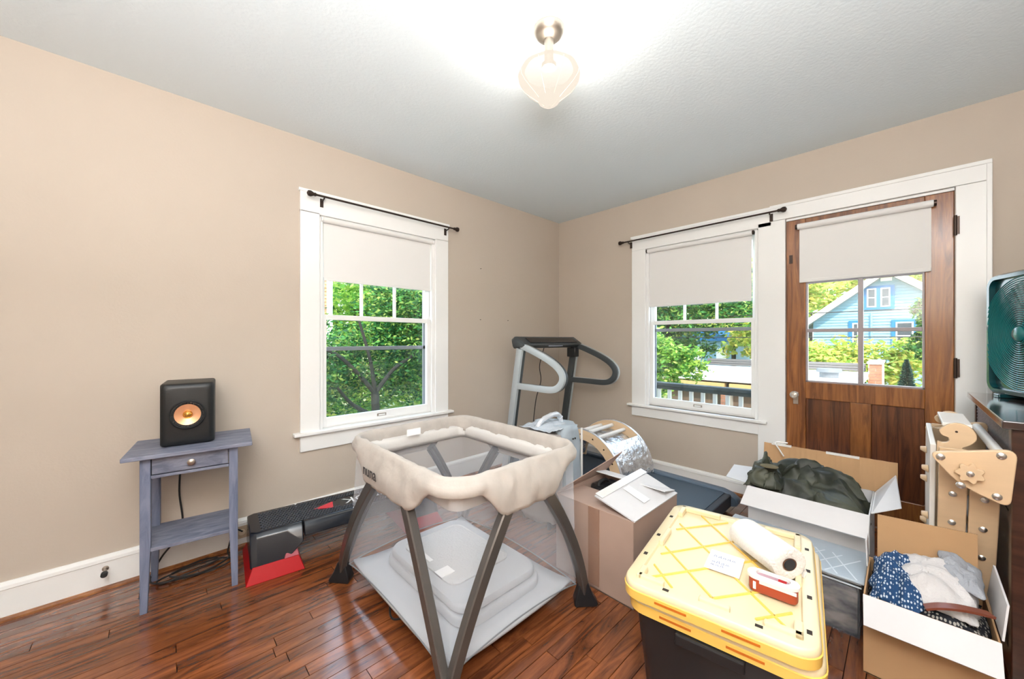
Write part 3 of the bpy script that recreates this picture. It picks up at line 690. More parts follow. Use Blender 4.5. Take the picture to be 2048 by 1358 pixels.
# cot floor and two padded layers
m = MB(); q = [(-2.555, -1.62), (-1.905, -1.62), (-1.905, -.78), (-2.555, -.78)]
def flo(u, v):
    x = -2.56+.66*u; y = -1.62+.84*v
    z = .062+.018*(abs(2*u-1)**4+abs(2*v-1)**4)
    return (x, y, z)
MB().grid(flo, 12, 12).build('cot_floor', 'pad', PY, smooth=2, solid=.01)
def pad(name, x0, x1, y0, y1, z0, z1, r, mt, e=.012):
    m = MB(); w_, h_ = x1-x0, y1-y0; cx, cy = (x0+x1)/2, (y0+y1)/2
    rg = []
    for z, ins in ((z0, e*.6), (z0+.006, 0), (z1-.012, 0), (z1-.003, e*.5), (z1, e*1.4)):
        rg.append([(p[0], p[1], z) for p in rrect(w_-2*ins, h_-2*ins, r-ins*.5, 6, cx, cy)])
    m.loft(rg); return m.build(name, mt, PY, smooth=1)
pad('lower_mattress', -2.43, -1.96, -1.52, -.83, .075, .118, .09, 'pad')
pad('upper_mattress', -2.42, -1.97, -1.50, -.85, .119, .155, .08, 'pad')
pad('perforated_panel', -2.37, -2.03, -1.36, -.92, .1555, .160, .05, 'padlite')
MB().box(-2.37, -2.30, -1.28, -1.22, .1565, .163).build('care_label', 'paper', PY)
MB().box(-2.345, -2.325, -1.14, -1.05, .1605, .1635).build('white_tab', 'paper', PY)
MB().tube(catm([(-2.53, -1.12, .06), (-2.54, -1.14, .02), (-2.535, -1.16, .005), (-2.51, -1.18, .004)]), .004, 8).build('strap_loop', 'black', PY)
# brand lettering on the rim, rim side tag
textmesh('lettering', 'nuna', .07, 'inkdark', PY, frame((px0-.037, -1.10, zt-.10), (0, -1, 0), (-.02, 0, 1)), .0006)
MB().box(-2.30, -2.22, py1-.075, py1-.069, zt-.052, zt-.018).build('white_tag', 'paper', PY)
# ================================================================ treadmill
TM = thing('treadmill', 'grey treadmill with looped handrails in the room corner', 'treadmill', (-.62, -1.0, 0))
def bxw(name, m, par, *a, bev=.006): return MB().box(*a).build(name, m, par, bev=bev, smooth=1)
bxw('running_deck', 'belt', TM, -.88, -.38, -1.84, -.42, .04, .125)
MB().box(-.87, -.39, -1.80, -.45, .125, .129).build('belt', mat('slate_belt', (.05, .075, .10), .55), TM)
for x0, x1 in ((-.945, -.875), (-.385, -.315)):
    m = MB(); pts = [(-.16, .03), (-1.80, .03), (-1.87, .045), (-1.885, .07), (-1.875, .10), (-1.84, .125), (-1.78, .14), (-.5, .155), (-.3, .19), (-.16, .19)]
    m.prism(pts, (x0, 0, 0), (0, 1, 0), (0, 0, 1), (1, 0, 0), x1-x0); m.build('side_rail', 'treadb', TM, bev=.01, smooth=1)
bxw('motor_hood', 'treadd', TM, -.875, -.385, -.42, -.13, .03, .19, bev=.02)
for x in (-.91, -.35):
    for y in (-.22, -1.75): MB().cyl((x, y, 0), (x, y, .035), .03, n=16).build('floor_pad', 'rubber', TM)
rp = [(-1, -1), (1, -1), (1, 1), (-1, 1)]
def flat(path, w, h, x, name, mt, par=TM):
    """strap of given width (across x) and thickness following a (y,z) path in the plane x"""
    P = [Vector((x, a, b)) for a, b in path]
    prof = [(-w/2, -h/2*.6), (-w/2*.8, -h/2), (w/2*.8, -h/2), (w/2, -h/2*.6), (w/2, h/2*.6), (w/2*.8, h/2), (-w/2*.8, h/2), (-w/2, h/2*.6)]
    m = MB(); rings = []
    for i, p in enumerate(P):
        t = (P[min(i+1, len(P)-1)]-P[max(i-1, 0)]).normalized(); ux = Vector((1, 0, 0)); n = t.cross(ux).normalized()
        rings.append([p+ux*a+n*b for a, b in prof])
    m.loft(rings); return m.build(name, mt, par, smooth=1)
def sm(pts, n=6): return [(q.y, q.z) for q in catm([(0, a, b) for a, b in pts], n)]
for x, out, k in ((-1.0, -1, 0), (-.24, 1, 1)):
    flat(sm([(-.20, .03), (-.24, .18), (-.33, .72), (-.385, 1.04), (-.40, 1.12)]), .028, .066, x+out*.014, 'upright', 'treadl')
    flat(sm([(-.20, .03), (-.24, .18), (-.33, .72), (-.385, 1.04), (-.40, 1.12)]), .030, .062, x-out*.016, 'upright_inner_cover', 'treadd')
    loop = sm([(-.345, 1.19), (-.43, 1.145), (-.56, 1.10), (-.70, 1.045), (-.80, .99), (-.855, .93), (-.855, .87), (-.81, .82), (-.73, .80), (-.55, .80), (-.35, .80)])
    flat(loop, .026, .052, x+out*.013, 'handrail', 'treadl'); flat(loop, .026, .048, x-out*.014, 'handrail_inner_cover', 'treadd')
m = MB()
def csec(x, e): return [(x, -.30-e, 1.20-e), (x, -.34, 1.225-e), (x, -.37, 1.225-e), (x, -.465+e, 1.165-e*.3), (x, -.475+e, 1.15), (x, -.43, 1.128+e*.3), (x, -.33, 1.12+e)]
m.loft([csec(-1.035, .02), csec(-1.02, 0), csec(-.22, 0), csec(-.205, .02)])
cs = m.build('console', 'treadd', TM, smooth=1, bev=.004)
MB().slab([(-.95, -.462, 1.172), (-.29, -.462, 1.172), (-.29, -.40, 1.212), (-.95, -.40, 1.212)], .003).build('display', mat('gloss_black', (.01, .012, .015), .08), cs)
MB().box(-.72, -.52, -.47, -.44, 1.138, 1.146).build('tablet_ledge', 'alu', cs)
bxw('cup_socket', 'black', TM, -.32, -.255, -.46, -.36, 1.03, 1.12)
MB().tube(catm([(-.60, -.31, 1.13), (-.61, -.26, .95), (-.57, -.24, .8), (-.60, -.2, .6), (-.62, -.16, .19)]), .004, 8).build('power_cable', 'rubber', TM, smooth=1)
# ================================================================ wooden rocker arch on the treadmill
AR = thing('climbing_arch', 'half round wooden climbing arch wrapped in silvery plastic lying on the treadmill', 'climbing arch', (-.66, -.95, .157))
ac, az, ro, ri = -.95, .157, .352, .275
def arc(r, n=40, a0=0, a1=180): return [(ac+math.cos(R(a0+(a1-a0)*k/n))*r, az+math.sin(R(a0+(a1-a0)*k/n))*r) for k in range(n+1)]
for x in (-.905, -.45):
    p = arc(ro)+arc(ri)[::-1]; m = MB()
    o = [Vector((x, a, b)) for a, b in p]; n = len(arc(ro))
    A = arc(ro); B = arc(ri)
    rings = [[(x, A[i][0], A[i][1]), (x+.02, A[i][0], A[i][1]), (x+.02, B[i][0], B[i][1]), (x, B[i][0], B[i][1])] for i in range(n)]
    m.loft(rings); m.build('side_plate', 'ply', AR, bev=.002)
    ed = MB(); rg = []
    A2 = arc(ro+.004); A1 = arc(ro+.0005)
    ed.loft([[(x-.001, A2[i][0], A2[i][1]), (x+.021, A2[i][0], A2[i][1]), (x+.021, A1[i][0], A1[i][1]), (x-.001, A1[i][0], A1[i][1])] for i in range(n)])
    ed.build('plastic_edge', 'wrap', AR)
for k in range(9):
    a = R(8+k*20.5); y, z = ac+math.cos(a)*.315, az+math.sin(a)*.315
    MB().cyl((-.884, y, z), (-.451, y, z), .015, n=16).build('rung', 'plywhite', AR, smooth=1)
    MB().cyl((-.9075, y, z), (-.9045, y, z), .006, n=10).build('bolt_head', 'bronze', AR)
def film(u, v):
    a = R(4+172*u); r = .282+.010*noise.noise(Vector((u*14, v*9, 3)))+.006*noise.noise(Vector((u*40, v*20, 7)))
    return (-.884+.432*v, ac+math.cos(a)*r, az+math.sin(a)*r)
MB().grid(film, 60, 24).build('silver_film', 'silver', AR, smooth=2)
def film2(u, v):
    a = R(1+48*u); r = .356+.006*noise.noise(Vector((u*12, v*9, 13)))+.003*noise.noise(Vector((u*40, v*20, 17)))
    return (-.884+.45*v, ac-0+math.cos(a)*-r if 0 else ac-math.cos(a)*r, az+math.sin(a)*r)
MB().grid(film2, 30, 20).build('clear_wrap', 'silver', AR, smooth=2)
# ================================================================ suitcase
SC = thing('suitcase', 'pale blue soft suitcase with a wrapped handle between travel cot and treadmill', 'suitcase', (-1.34, -1.0, 0))
m = MB()
def bulge(x0, x1, y0, y1, z0, z1, seed, amp=.012, n=14):
    """closed soft box"""
    b = bmesh.new(); bmesh.ops.create_cube(b, size=1); bmesh.ops.subdivide_edges(b, edges=b.edges[:], cuts=n, use_grid_fill=True)
    for v in b.verts:
        p = v.co*2; r = [1-.12*max(0, abs(p[(i+1) % 3])-.6)*max(0, abs(p[(i+2) % 3])-.6)*6 for i in range(3)]
        q = Vector((p.x*r[0], p.y*r[1], p.z*r[2]))
        nn = noise.noise(q*2.2+Vector((seed, 0, 0)))*amp+noise.noise(q*6+Vector((0, seed, 0)))*amp*.4
        nrm = q.normalized()
        v.co = Vector(((x0+x1)/2+q.x*(x1-x0)/2, (y0+y1)/2+q.y*(y1-y0)/2, (z0+z1)/2+q.z*(z1-z0)/2))+nrm*nn
    return b
def softbox(name, mt, par, *a, **k):
    mm = MB(); mm.bm.free(); mm.bm = bulge(*a, **k); return mm.build(name, mt, par, smooth=2)
softbox('side_shell', 'bluegrey', SC, -1.36, -1.175, -1.15, -.86, .035, .63, 3, amp=.008)
softbox('front_panel', 'case', SC, -1.50, -1.352, -1.14, -.87, .035, .585, 5, amp=.012)
MB().box(-1.365, -1.345, -1.156, -.85, .04, .56).build('zip_band', 'casedark', SC, bev=.004)
MB().tube([(-1.170, -1.152, .05), (-1.170, -1.152, .598)], .0075, 8).build('edge_trim', 'plywhite', SC)
MB().tube([(-1.182, -.86, .05), (-1.182, -.86, .56)], .0075, 8).build('edge_trim', 'casedark', SC)
hd = catm([(-1.45, -1.0, .615), (-1.43, -1.01, .655), (-1.36, -1.02, .685), (-1.27, -1.01, .685), (-1.22, -1.0, .66), (-1.20, -1.0, .62)], 6)
MB().tube(hd, [.017+.007*noise.noise(Vector((k*.7, 2, 2))) for k in range(len(hd))], 12).build('wrapped_handle', mat('crinkled_wrap', (.72, .75, .80), .2, metal=.3, bump=.9, bscale=30), SC, smooth=1)
def wrapcap(u, v):
    x = -1.49+.31*u; y = -1.13+.26*v
    return (x, y, .618+.022*math.sin(PI*u)*math.sin(PI*v)+.014*noise.noise(Vector((u*5, v*4, 1)))+.008*noise.noise(Vector((u*14, v*12, 4))))
MB().grid(wrapcap, 24, 20).build('plastic_cover', mat('crinkled_cover', (.62, .68, .75), .25, metal=.2, bump=.6, bscale=30), SC, smooth=2, solid=.002)
for y, x in ((-1.161, -1.28), (-1.161, -1.258)): MB().cyl((x, y, .545), (x, y-.004, .545), .006, n=10).build('stud', 'bronze', SC)
for x in (-1.47, -1.21):
    for y in (-1.12, -.9): MB().cyl((x, y, 0), (x, y, .045), .014, n=12).build('foot', 'rubber', SC)
# ================================================================ cardboard boxes
def carton(label, x0, x1, y0, y1, h, m='card', t=.005, z0=0):
    B = thing('cardboard_box', label, 'cardboard box', ((x0+x1)/2, (y0+y1)/2, z0))
    MB().box(x0, x1, y0, y1, z0, z0+t).build('bottom_panel', m, B)
    MB().box(x0, x0+t, y0, y1, z0, h).build('side_panel', m, B, bev=.001); MB().box(x1-t, x1, y0, y1, z0, h).build('side_panel', m, B, bev=.001)
    MB().box(x0+t, x1-t, y0, y0+t, z0, h).build('side_panel', m, B, bev=.001); MB().box(x0+t, x1-t, y1-t, y1, z0, h).build('side_panel', m, B, bev=.001)
    return B
def flapq(B, q, m='card', t=.004, lab=None):
    o = MB().slab(q, t).build('flap', m, B)
    if lab: o['label'] = lab
    return o
B1 = carton('brown taped cardboard box with a pale flap folded over beside the travel cot', -1.74, -1.28, -1.84, -1.40, .39, 'cardgrey')
flapq(B1, [(-1.739, -1.835, .388), (-1.739, -1.405, .388), (-1.50, -1.405, .368), (-1.50, -1.835, .368)], 'cardgrey')
flapq(B1, [(-1.285, -1.845, .393), (-1.735, -1.845, .393), (-1.705, -1.615, .432), (-1.235, -1.615, .445)], 'cardwhite', .006, 'pale faced flap with strips of clear tape')
flapq(B1, [(-1.735, -1.40, .392), (-1.285, -1.40, .392), (-1.16, -1.45, .50), (-1.70, -1.43, .425)], 'cardgrey')
flapq(B1, [(-1.282, -1.83, .40), (-1.282, -1.41, .40), (-1.40, -1.41, .425), (-1.40, -1.83, .425)], 'cardwhite')
MB().box(-1.7455, -1.7405, -1.665, -1.605, .02, .388).build('packing_tape', 'tape', B1)
MB().slab([(-1.56, -1.80, .4085), (-1.50, -1.80, .4085), (-1.47, -1.67, .4325), (-1.53, -1.67, .4325)], .001).build('clear_tape', 'paper', B1)
MB().slab([(-1.70, -1.655, .428), (-1.24, -1.655, .442), (-1.238, -1.615, .4525), (-1.70, -1.615, .440)], .0012).build('clear_tape', 'clear', B1)
# object in the carton
BC = thing('black_case', 'dark case showing inside the open brown taped box', 'case', (-1.42, -1.52, .006))
softbox('shell', 'black', BC, -1.48, -1.31, -1.60, -1.42, .006, .37, 8, amp=.006)
MB().tube(catm([(-1.45, -1.47, .362), (-1.44, -1.47, .385), (-1.38, -1.47, .39), (-1.34, -1.47, .362)], 5), .008, 8).build('carry_handle', 'rubber', BC, smooth=1)
# ---- carton with the dark jacket
B2 = carton('open cardboard box holding a dark olive jacket in front of the door', -.93, -.52, -2.56, -2.08, .40, 'cardwhite')
def bent(q, z): return q
flapq(B2, [(-.935, -2.56, .402), (-.935, -2.08, .402), (-1.035, -2.07, .332), (-1.03, -2.56, .328)], 'cardwhite', .006, 'white faced front flap hanging down')
m = MB()
def cor(u, v):
    y = -2.06-.585*u; z = .40+.155*v+.006*u*v; x = -.528+.03*v+.002*math.cos(u*70)
    return (x, y, z-.0*(u))
bf = MB().grid(cor, 90, 6).build('flap', 'card', B2, solid=.005); bf['label'] = 'tall brown back flap standing up'
flapq(B2, [(-.56, -2.565, .402), (-.90, -2.565, .402), (-.78, -2.66, .42), (-.52, -2.64, .50)], 'cardwhite')
flapq(B2, [(-.90, -2.078, .402), (-.56, -2.078, .402), (-.60, -1.92, .40), (-.86, -1.95, .398)], 'cardwhite')
MB().tube(catm([(-.545, -2.17, .50), (-.54, -2.15, .53), (-.50, -2.12, .565), (-.49, -2.18, .57)], 5), .004, 6).build('loose_tape', 'clear', B2)
for a, b in ((-2.10, -2.2), (-2.36, -2.50)):
    MB().box(-.503, -.495, b, a, .548, .561).build('packing_tape', 'clear', B2)
def garment(name, label, cat, mt, quad, h, seed, amp=.02, nu=44, nv=36, fq=3.0, drop=.05, grp=None, p=4, warp=1.0):
    q = [Vector(a) for a in quad]
    def fn(u, v):
        a = q[0].lerp(q[1], u); b = q[3].lerp(q[2], u); c = a.lerp(b, v)
        e = (1-abs(2*u-1)**p)*(1-abs(2*v-1)**p)
        w_ = Vector((u*fq+seed+warp*noise.noise(Vector((u*2, v*2, seed))), v*fq*1.6+warp*noise.noise(Vector((u*3, v*2, seed+9))), seed))
        rid = 1-abs(noise.noise(w_))*2.2; rid2 = 1-abs(noise.noise(w_*2.3+Vector((5, 3, 1))))*2
        sm_ = noise.noise(w_*.8+Vector((1, 7, 3)))
        c.z += h*e-drop*(1-e)+amp*(.45*(rid-.5)+1.1*sm_)*(.25+.75*e)+amp*.16*(rid2-.5)
        c.x += amp*.6*noise.noise(Vector((u*5, v*5, seed+2))); c.y += amp*.6*noise.noise(Vector((u*5, v*5, seed+4)))
        return c
    o = MB().grid(fn, nu, nv).build(name, mt, None, smooth=2, solid=.006, loc=tuple(sum(q, Vector())/4))
    return tag(o, label, cat, grp)
JK = thing('jacket', 'dark olive rumpled jacket heaped in the box by the door', 'jacket', (-.72, -2.32, .3))
def lump(name, quad, h, seed, **k):
    o = garment(name, None, None, 'jacket', quad, h, seed, **k); o.data.transform(Matrix.Translation(o.location)); o.location = (0, 0, 0)
    o.data.transform(WM[JK.name].inverted()); o.parent = JK; return o
lump('body', [(-.915, -2.545, .385), (-.915, -2.10, .385), (-.54, -2.10, .385), (-.54, -2.545, .385)], .075, 11, amp=.07, fq=3.0, nu=70, nv=60)
lump('collar', [(-.90, -2.22, .435), (-.93, -2.055, .43), (-.68, -2.06, .45), (-.66, -2.20, .45)], .055, 21, amp=.055, fq=3.0, drop=.03)
lump('sleeve', [(-.74, -2.53, .435), (-.80, -2.20, .45), (-.62, -2.16, .46), (-.57, -2.50, .45)], .06, 31, amp=.05, fq=3, drop=.03)
MB().lathe((0, 0, 0), [(.03, -.003), (.042, 0), (.03, .004)], 24).build('collar_lining', mat('tan_lining', (.14, .11, .05), .8), JK, local=True).location = (-.13, .16, .21)
# ---- clear bin in front of that box
CB = thing('clear_storage_bin', 'clear plastic bin of dark fabric on the floor behind the yellow lidded tote', 'storage bin', (-1.11, -2.3, 0))
def openbox(m, x0, x1, y0, y1, z0, z1, t):
    m.box(x0, x1, y0, y1, z0, z0+t); m.box(x0, x0+t, y0, y1, z0+t, z1); m.box(x1-t, x1, y0, y1, z0+t, z1); m.box(x0+t, x1-t, y0, y0+t, z0+t, z1); m.box(x0+t, x1-t, y1-t, y1, z0+t, z1); return m
openbox(MB(), -1.235, -.95, -2.545, -2.03, .0, .225, .003).build('bin_body', 'plastic', CB)
MB().box(-1.25, -.945, -2.56, -2.02, .226, .236).build('bin_lid', mat('pale_clear_lid', (.50, .58, .66), .12, coat=.6, bump=.15, bscale=15), CB, bev=.004)
m = MB()
for k in range(9):
    y = -2.54+k*.06
    m.slab([(-1.24, y, .2362), (-1.24, y+.006, .2362), (-1.05, y+.10, .2362), (-1.05, y+.094, .2362)], .003)
    m.slab([(-1.24, y+.10, .2362), (-1.24, y+.106, .2362), (-1.05, y+.006, .2362), (-1.05, y, .2362)], .003)
m.build('lid_ribs', mat('pale_rib', (.75, .82, .88), .2), CB)
m = MB()
for z in (.205, .218): m.box(-1.2385, -1.2355, -2.55, -2.03, z, z+.005)
m.build('rim_bands', mat('pale_rib2', (.75, .82, .88), .2), CB)
FB = garment('folded_fabric', 'dark patterned fabric folded inside the clear bin', 'fabric', mat('dark_print_fabric', (.02, .02, .028), .6, col2=(.50, .42, .36), noise_scale=13, stretch=(1, 1, 2.2)), [(-1.228, -2.535, .20), (-1.228, -2.045, .20), (-.96, -2.045, .20), (-.96, -2.535, .20)], .004, 5, amp=.008, drop=.01)
fbm = MB().box(-1.229, -.957, -2.538, -2.04, .004, .185); o = fbm.build('folded_stack', FB.data.materials[0], None); o.data.transform(Matrix.Translation(-FB.location)); o.parent = FB
# ---- carton with knitwear
B3 = carton('open cardboard box of knitwear at the lower right beside the dark cabinet', -1.42, -1.08, -2.87, -2.565, .28, 'card')
flapq(B3, [(-1.425, -2.87, .282), (-1.425, -2.565, .282), (-1.492, -2.57, .208), (-1.492, -2.868, .208)], 'cardwhite', .006, 'pale front flap hanging down')
flapq(B3, [(-1.083, -2.59, .28), (-1.083, -2.855, .28), (-1.062, -2.855, .475), (-1.062, -2.59, .462)], 'card', .005, 'brown back flap standing up')
flapq(B3, [(-1.40, -2.873, .28), (-1.10, -2.873, .28), (-1.12, -2.885, .40), (-1.38, -2.885, .385)], 'cardwhite', .005, 'pale flap standing against the cabinet')
flapq(B3, [(-1.10, -2.566, .28), (-1.18, -2.566, .28), (-1.17, -2.562, .38), (-1.09, -2.562, .38)], 'cardwhite')
navy = bpy.data.materials.new('navy_white_knit'); navy.use_nodes = True
def dotmat(m, base, dot, sc, thr=.32):
    b = m.node_tree.nodes['Principled BSDF']; t = nd(m, 'TexCoord'); v = nd(m, 'TexVoronoi'); v.inputs['Scale'].default_value = sc; v.inputs['Randomness'].default_value = .35
    mp = nd(m, 'Mapping'); mp.inputs['Scale'].default_value = (1, 1.8, 1); lk(m, t.outputs['Object'], mp.inputs[0]); lk(m, mp.outputs[0], v.inputs[0])
    r = nd(m, 'ValToRGB'); r.color_ramp.elements[0].position = thr; r.color_ramp.elements[1].position = thr+.08
    r.color_ramp.elements[0].color = (*dot, 1); r.color_ramp.elements[1].color = (*base, 1); lk(m, v.outputs['Distance'], r.inputs[0]); lk(m, r.outputs[0], b.inputs['Base Color'])
    b.inputs['Roughness'].default_value = .95; bp = nd(m, 'Bump'); bp.inputs['Strength'].default_value = .5; bp.inputs['Distance'].default_value = .004; lk(m, v.outputs['Distance'], bp.inputs['Height']); lk(m, bp.outputs[0], b.inputs['Normal'])
dotmat(navy, (.015, .06, .16), (.55, .62, .70), 75)
dk = bpy.data.materials.new('black_cream_knit'); dk.use_nodes = True; dotmat(dk, (.015, .017, .025), (.45, .42, .38), 62, .34)
garment('patterned_throw', 'black and cream patterned knit lying lowest in the right hand box', 'knitwear', dk, [(-1.412, -2.862, .255), (-1.412, -2.575, .25), (-1.09, -2.575, .25), (-1.09, -2.862, .25)], .025, 41, amp=.02, drop=.03)
garment('navy_sweater', 'navy and white patterned knit sweater at the left of the right hand box', 'sweater', navy, [(-1.395, -2.70, .292), (-1.37, -2.58, .285), (-1.10, -2.585, .33), (-1.10, -2.76, .34)], .035, 51, amp=.03, drop=.03, p=3)
garment('cream_sweater', 'cream knit sweater on top of the knitwear in the right hand box', 'sweater', 'knit', [(-1.37, -2.83, .315), (-1.33, -2.64, .325), (-1.11, -2.66, .375), (-1.10, -2.84, .36)], .03, 61, amp=.028, drop=.04, p=3)
garment('grey_scarf', 'folded pale grey cloth lying over the cream sweater', 'scarf', mat('grey_knit', (.36, .38, .42), .95, bump=.4, bscale=150), [(-1.28, -2.85, .345), (-1.26, -2.76, .372), (-1.11, -2.76, .405), (-1.10, -2.855, .37)], .012, 71, amp=.012, drop=.015, p=5)
st = MB(); pth = catm([(-1.400, -2.715, .300), (-1.392, -2.75, .318), (-1.372, -2.80, .326), (-1.335, -2.860, .318)], 5)
st.tube(pth, .015, prof=[(-1, -.25), (1, -.25), (1, .25), (-1, .25)], up=(0, 0, 1)); o = st.build('leather_strap', 'leather', None, loc=(-1.39, -2.8, .3)); tag(o, 'brown leather strap across the patterned knit in the right hand box', 'strap')
# ================================================================ black tote with two yellow lids
c0 = Vector((-1.795, -2.227)); an = R(9.2)
TO = thing('storage_tote', 'black storage tote under two stacked yellow lids in the foreground', 'storage tote', (c0.x, c0.y, 0), an)
def rl(w, d, r, z, n=6): return [(p[0], p[1], z) for p in rrect(w, d, r, n)]
MB().loft([rl(.56, .37, .03, 0), rl(.57, .38, .03, .01), rl(.645, .44, .04, .335), rl(.66, .455, .045, .337), rl(.66, .455, .045, .345)]).build('tote_body', 'black', TO, local=True, smooth=1)
for x in (-.16, 0, .16):
    for s in (-1, 1):
        MB().hexa([(x-.02, s*.19, .03), (x+.02, s*.19, .03), (x+.02, s*.196, .03), (x-.02, s*.196, .03), (x-.02, s*.214, .32), (x+.02, s*.214, .32), (x+.02, s*.222, .32), (x-.02, s*.222, .32)]).build('rib', 'black', TO, local=True)
for s in (-1, 1): MB().box(s*.335-.012, s*.335+.012, -.09, .09, .29, .325).build('side_handle', 'black', TO, local=True, bev=.005)
def lid(z, label, dx, dy, da, deco, mt):
    L_ = thing('tote_lid', label, 'lid', (c0.x+dx, c0.y+dy, z), an+da)
    W_, D_ = .705, .505
    m = MB()
    m.loft([rl(W_-.03, D_-.03, .05, -.005), rl(W_-.004, D_-.004, .055, .001), rl(W_, D_, .057, .012), rl(W_-.006, D_-.006, .055, .024), rl(W_-.014, D_-.014, .052, .027), rl(W_-.075, D_-.075, .04, .027), rl(W_-.082, D_-.082, .038, .018)])
    m.build('lid_plate', mt, L_, local=True, smooth=1)
    sk = MB()
    rg = [rl(W_+.002, D_+.002, .058, -.022), rl(W_+.006, D_+.006, .06, .006), rl(W_-.0, D_-.0, .057, .008), rl(W_-.004, D_-.004, .056, -.022)]
    rs = [sk.ring(r_) for r_ in rg]; n = len(rs[0])
    for i in range(4):
        a, b = rs[i], rs[(i+1) % 4]
        for k in range(n): sk.bm.faces.new((a[k], a[(k+1) % n], b[(k+1) % n], b[k]))
    sk.build('lid_skirt', 'yellow', L_, local=True, smooth=1)
    hole = mat('dark_slot', (.03, .02, .015), .7) if 'dark_slot' not in bpy.data.materials else bpy.data.materials['dark_slot']
    for x, y in ((-.325, .12), (-.325, -.12), (0, .232), (.325, .12), (.325, -.12), (-.16, .232), (.19, .232), (-.10, -.232), (.06, -.232), (.22, -.232), (-.27, -.228)):
        a, b = (.009, .006) if abs(y) > .2 else (.006, .009)
        MB().box(x-a, x+a, y-b, y+b, .0262, .0278).build('strap_slot', hole, L_, local=True)
    for x in (-.14, .1):
        pass
    # recess in the front skirt
    os_ = mat('orange_slot', (.55, .14, .01), .5) if 'orange_slot' not in bpy.data.materials else bpy.data.materials['orange_slot']
    for y in (-.08, .10): MB().box(-.3565, -.3545, y-.045, y+.045, -.008, -.002).build('skirt_slot', os_, L_, local=True)
    if deco:
        rb_ = MB()
        def ridge(a, b, w_=.0035, z0=.0185, z1=.0235):
            a = Vector((*a, 0)); b = Vector((*b, 0)); u = (b-a).normalized(); n_ = Vector((-u.y, u.x, 0))*w_
            rb_.hexa([a-n_+Vector((0, 0, z0)), b-n_+Vector((0, 0, z0)), b+n_+Vector((0, 0, z0)), a+n_+Vector((0, 0, z0)), a-n_*.6+Vector((0, 0, z1)), b-n_*.6+Vector((0, 0, z1)), b+n_*.6+Vector((0, 0, z1)), a+n_*.6+Vector((0, 0, z1))])
        X, Y = .29, .19
        for a, b in (((-X, -.02), (-.06, Y)), ((-X, -Y), (.16, Y)), ((-.12, -Y), (X, .13)), ((.1, -Y), (X, -.03)),
                     ((-X, .02), (-.06, -Y)), ((-X, Y), (.16, -Y)), ((-.12, Y), (X, -.13)), ((.1, Y), (X, .03)), ((-.2, Y), (-X, .11)), ((-.2, -Y), (-X, -.11))): ridge(a, b)
        rb_.build('diamond_ribs', 'yellow', L_, local=True)
        # raised border blocks
        for x0, x1, y0, y1 in ((-.315, -.295, -.05, .03), (-.315, -.295, .13, .21), (-.315, -.295, -.215, -.13), (-.315, -.25, .195, .215), (-.315, -.25, -.215, -.195), (-.06, .06, .198, .215), (.295, .315, -.215, -.10), (.295, .315, .06, .215), (.23, .315, .195, .215), (.20, .315, -.215, -.195), (.295, .315, -.03, .0), (-.05, .05, -.215, -.198)):
            MB().box(x0, x1, y0, y1, .018, .038).build('stacking_block', mt, L_, local=True, bev=.004)
    return L_
lid(.350, 'lower yellow lid clipped on the black tote', .02, -.012, R(-1.0), False, 'lidyel')
lid(.402, 'upper yellow lid with diamond ribs under the paper towel roll', 0, 0, 0, True, 'lidyel')
zt_ = .402+.0241
# note
NT = thing('paper_note', 'white handwritten note taped on the yellow lid', 'note', (-1.845, -2.238, zt_), R(8))
MB().box(-.068, .068, -.052, .052, .0, .0006).build('sheet', 'paper', NT, local=True)
rnd = random.Random(5); ink = MB()
for ln, x in enumerate((.025, -.015, -.035)):
    y = .036
    while y > -.030+ln*.012:
        pts = []
        for k in range(5): pts.append((x+(.012 if k % 2 else -.004)*rnd.uniform(.4, 1), y-.0022*k, .001))
        ink.tube(pts, .0009, 4); y -= .014
ink.build('handwriting', 'ink', NT, local=True)
# paper towel
a = Vector((-1.798, -2.412, zt_+.052)); b = Vector((-1.672, -2.252, zt_+.052))
PT = thing('paper_towel_roll', 'white paper towel roll lying on the yellow lid', 'paper towel', tuple((a+b)/2))
ax = (b-a).normalized(); sx = ax.cross(Vector((0, 0, 1))).normalized()
def cring(c, r, n=40, w=0): return [c+sx*math.cos(2*PI*k/n)*(r*1.12+w*math.sin(3*2*PI*k/n))+Vector((0, 0, 1))*math.sin(2*PI*k/n)*(r*.94+w*math.sin(3*2*PI*k/n)) for k in range(n)]
m = MB(); m.loft([cring(a-ax*-.02, .020), cring(a+ax*.0, .020), cring(a-ax*.004, .035), cring(a, .052, w=.001), cring(a+ax*.006, .054, w=.0015), cring(b-ax*.006, .054, w=.001), cring(b, .052), cring(b+ax*.002, .02), cring(b-ax*.02, .02)], cap=True)
m.build('paper_roll', 'towel', PT, smooth=1)
m = MB(); m.loft([cring(a-ax*.003, .0215), cring(a-ax*.003, .0185), cring(a+ax*.019, .0185), cring(a+ax*.019, .0215)], cap=False); m.build('cardboard_core', mat('core_brown', (.16, .07, .035), .9), PT, smooth=1)
m = MB(); m.cyl(a+ax*.018, a-ax*.0045, .0183, n=24); m.build('core_hollow', 'inkdark', PT)
m = MB(); m.loft([[a+sx*.058+Vector((0, 0, -.02)), a+sx*.064+Vector((0, 0, -.03)), a+sx*.054+Vector((0, 0, -.05)), a+sx*.050+Vector((0, 0, -.046))], [b+sx*.058+Vector((0, 0, -.02)), b+sx*.064+Vector((0, 0, -.03)), b+sx*.054+Vector((0, 0, -.05)), b+sx*.050+Vector((0, 0, -.046))]]); m.build('loose_end', 'towel', PT)
